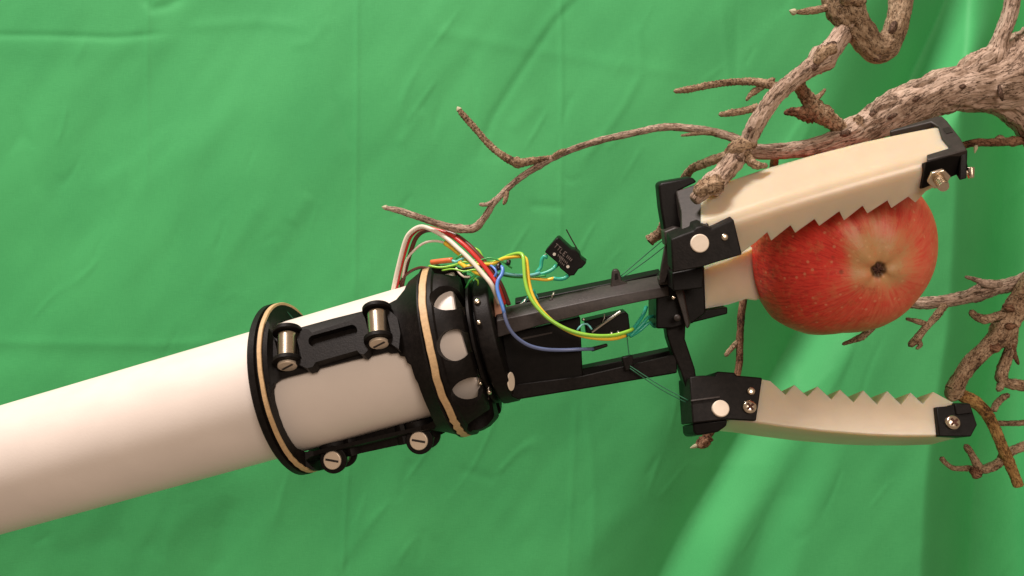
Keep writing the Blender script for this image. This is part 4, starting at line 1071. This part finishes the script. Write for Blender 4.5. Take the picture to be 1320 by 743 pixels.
wire([(656, 336, -66), (655, 341, -68)], 3.0, 'blackw', 'small black tie on the wires below the yellow loop', 'cable_tie', 'cable tie', 'black ties on the wires')
wire([(706, 332, -44), (701, 331, -44), (698, 337, -44), (697, 345, -44), (691, 352, -46)], 2.6, 'teal', 'teal sleeved wire on the upper terminal of the small switch')
wire([(717, 341, -44), (714, 346, -44), (708, 350, -46), (700, 353, -46), (688, 355, -48)], 2.4, 'teal', 'teal sleeved wire on the middle terminal of the small switch')
wire([(732, 355, -44), (728, 359, -44), (720, 360, -44), (713, 359, -46)], 2.7, 'teal', 'teal sleeved wire on the lowest terminal of the small switch')
wire([(714, 359, -46), (704, 361, -46), (690, 359.5, -48), (681, 359, -50)], 2.2, 'yellow', 'short yellow wire end behind the looping wires')
wire([(808, 432, -48), (816, 424, -40), (824, 414, -34), (830, 404, -28), (833, 396, -20)], 2.6, 'teal', 'teal sleeved wire rising steeply beside the palm')
wire([(812, 434, -46), (820, 426, -42), (830, 416, -38), (836, 409, -34), (848, 408, -26)], 2.3, 'teal', 'teal sleeved wire bending towards the palm, middle of three')
wire([(814, 433, -44), (824, 427, -38), (832, 420, -36), (838, 416, -34), (843, 421, -32), (850, 420, -24)], 2.2, 'teal', 'teal sleeved wire kinked beside the palm, lowest of three')
wire([(672, 392, -20), (678, 386, -24), (684, 380, -26), (688, 374, -24), (690, 386, -22)], 1.8, 'teal', 'small teal wire end curled on the rear rail')
wire([(664, 394, -26), (670, 393, -28), (676, 389, -28), (679, 384, -26)], 1.3, 'tin', 'bare silver wire end on the rear rail')
wire([(744, 426, -60), (750, 419, -58), (757, 418, -56), (763, 425, -58)], 1.3, 'cyan', 'thin pale wire looped above the yellow wire')
wire([(711, 388, -40), (712, 381, -42), (715, 377, -42)], 1.3, 'tin', 'short bare wire standing on the front rail')
wire([(596, 352, -64), (604, 350, -66), (612, 356, -66), (606, 362, -64), (600, 372, -58)], 1.1, 'green', 'thin dark green strand curled over the shell rim')
wire([(570, 349, -54), (584, 347, -60), (598, 350, -64), (612, 348, -66), (628, 351, -62)], 1.2, 'lime', 'thin pale green strand under the yellow sleeves')
wire([(600, 334, -56), (616, 336, -60), (632, 333, -62), (648, 338, -62), (660, 346, -58)], 1.2, 'green', 'thin green strand crossing behind the black ties')
wire([(628, 356, -60), (636, 358, -66), (640, 351, -68), (636, 345, -64), (630, 341, -58)], 1.6, 'blue', 'short dark blue loop left of the bright blue wire')
wire([(676, 391, -24), (682, 382, -22), (690, 379, -20), (694, 386, -18)], 1.0, 'cyan', 'thin pale strand beside the teal curl on the rear rail')
wire([(588, 346, -58), (592, 352, -62), (598, 357, -62), (606, 357, -60)], 1.5, 'white', 'short white wire end under the sleeves on the collar')
TG = 'thin green tendon threads'
def thread(a, b, label, sag=2, r=0.75):
    (x0, y0, o0_), (x1, y1, o1_) = a, b
    return wire([a, ((x0 + x1) / 2, (y0 + y1) / 2 + sag, (o0_ + o1_) / 2), b], r, 'thread', label, 'thread', 'thread', TG, 6, 8)
thread((799, 357, -42), (853, 311, -20), 'upper of two green threads rising from the eyelet to the palm', 0)
thread((802, 358, -42), (862, 314, -20), 'lower of two green threads rising from the eyelet to the palm', 1)
thread((808, 432, -46), (812, 468, -48), 'short green thread hanging inside the frame to the lower rail', 0)
thread((812, 472, -56), (890, 518, -60), 'upper green thread from the lower rail to the lower finger', 2)
thread((812, 475, -56), (890, 522, -50), 'lower green thread from the lower rail to the lower finger', 3)
thread((341, 400, 0), (378, 411, 20), 'fine green thread arching over the left flange of the collar', -13, 0.5)

# ------------------------------------------------------------------ loose microswitch
ms = thing('microswitch', 'small black microswitch standing up on its teal wires', 'microswitch', PA(728, 332, -34))
body = part_prism('switch_body', [(702, 325), (717, 307.5), (720, 307), (736, 322), (742, 323), (747, 328), (748, 333), (756, 339), (750, 346), (746, 347), (740, 355.5), (734, 356), (722, 346), (718, 339)], -48, (3, 26, 5), M['black2'], ms, 1.2)
v, f = tube_vf([PA(744, 321, -34), PA(737, 309, -34), PA(730, 296, -34)], 0.9, 6); emit('switch_lever', v, f, M['grey'], ms, smooth=True)
for px, py in ((714.5, 328), (732, 344)):
    v, f = cyl_vf(PA(px, py, -47), PA(px, py, -49.0), 1.9, n=14); emit('mounting_hole', v, f, M['tin'], ms, smooth=True)
v, f = cyl_vf(PA(723.5, 333.5, -47), PA(723.5, 333.5, -48.8), 3.1, n=6); emit('maker_mark', v, f, M['grey'], ms)
for px, py, qx, qy in ((704, 328, 699, 333), (720, 341, 716, 345), (735, 354, 730, 359)):
    v, f = tube_vf([PA(px, py, -40), PA(qx, qy, -42)], 1.6, 6); emit('terminal', v, f, M['tin'], ms, smooth=True)
# faint moulded lettering, too small to read: short raised strokes in letter-like groups
pr = MB(); ex = (PA(736, 330, -48.6) - PA(716, 312, -48.6)) / 26.9; ey = (PA(712, 317, -48.6) - PA(716, 312, -48.6)) / 6.4
ex = ex.normalized(); ey = ey.normalized(); oo = PA(717, 314, -48.7)
def stroke(x0, y0, x1, y1, w=0.38):
    a = oo + ex * x0 + ey * y0; b = oo + ex * x1 + ey * y1; d = (b - a).normalized(); nn = Vector((0, -1, 0)); s_ = d.cross(nn).normalized()
    pr.add(*box_vf((a + b) / 2, d * ((b - a).length / 2), s_ * w, nn * 0.35))
for x in (0, 4.6):
    stroke(x, 0, x + 3.6, 0); stroke(x + 1.8, 0, x + 1.8, 5)
stroke(9.6, 0, 9.6, 5); stroke(9.6, 5, 12.4, 5)
stroke(14.4, 0, 14.4, 5); stroke(14.4, 0, 17.2, 0); stroke(14.4, 2.5, 16.6, 2.5); stroke(14.4, 5, 17.2, 5)
for k in range(4): stroke(20 + k * 2.2, 1, 20 + k * 2.2, 4.5, .5)
for k in range(7): stroke(10.5 + k * 2.3, 7.6, 11.4 + k * 2.3, 10.2, .45)
for k in range(4): stroke(16 + k * 2.3, 12, 16.6 + k * 2.3, 14.2, .4)
pr.build('lettering', M['print'], ms)
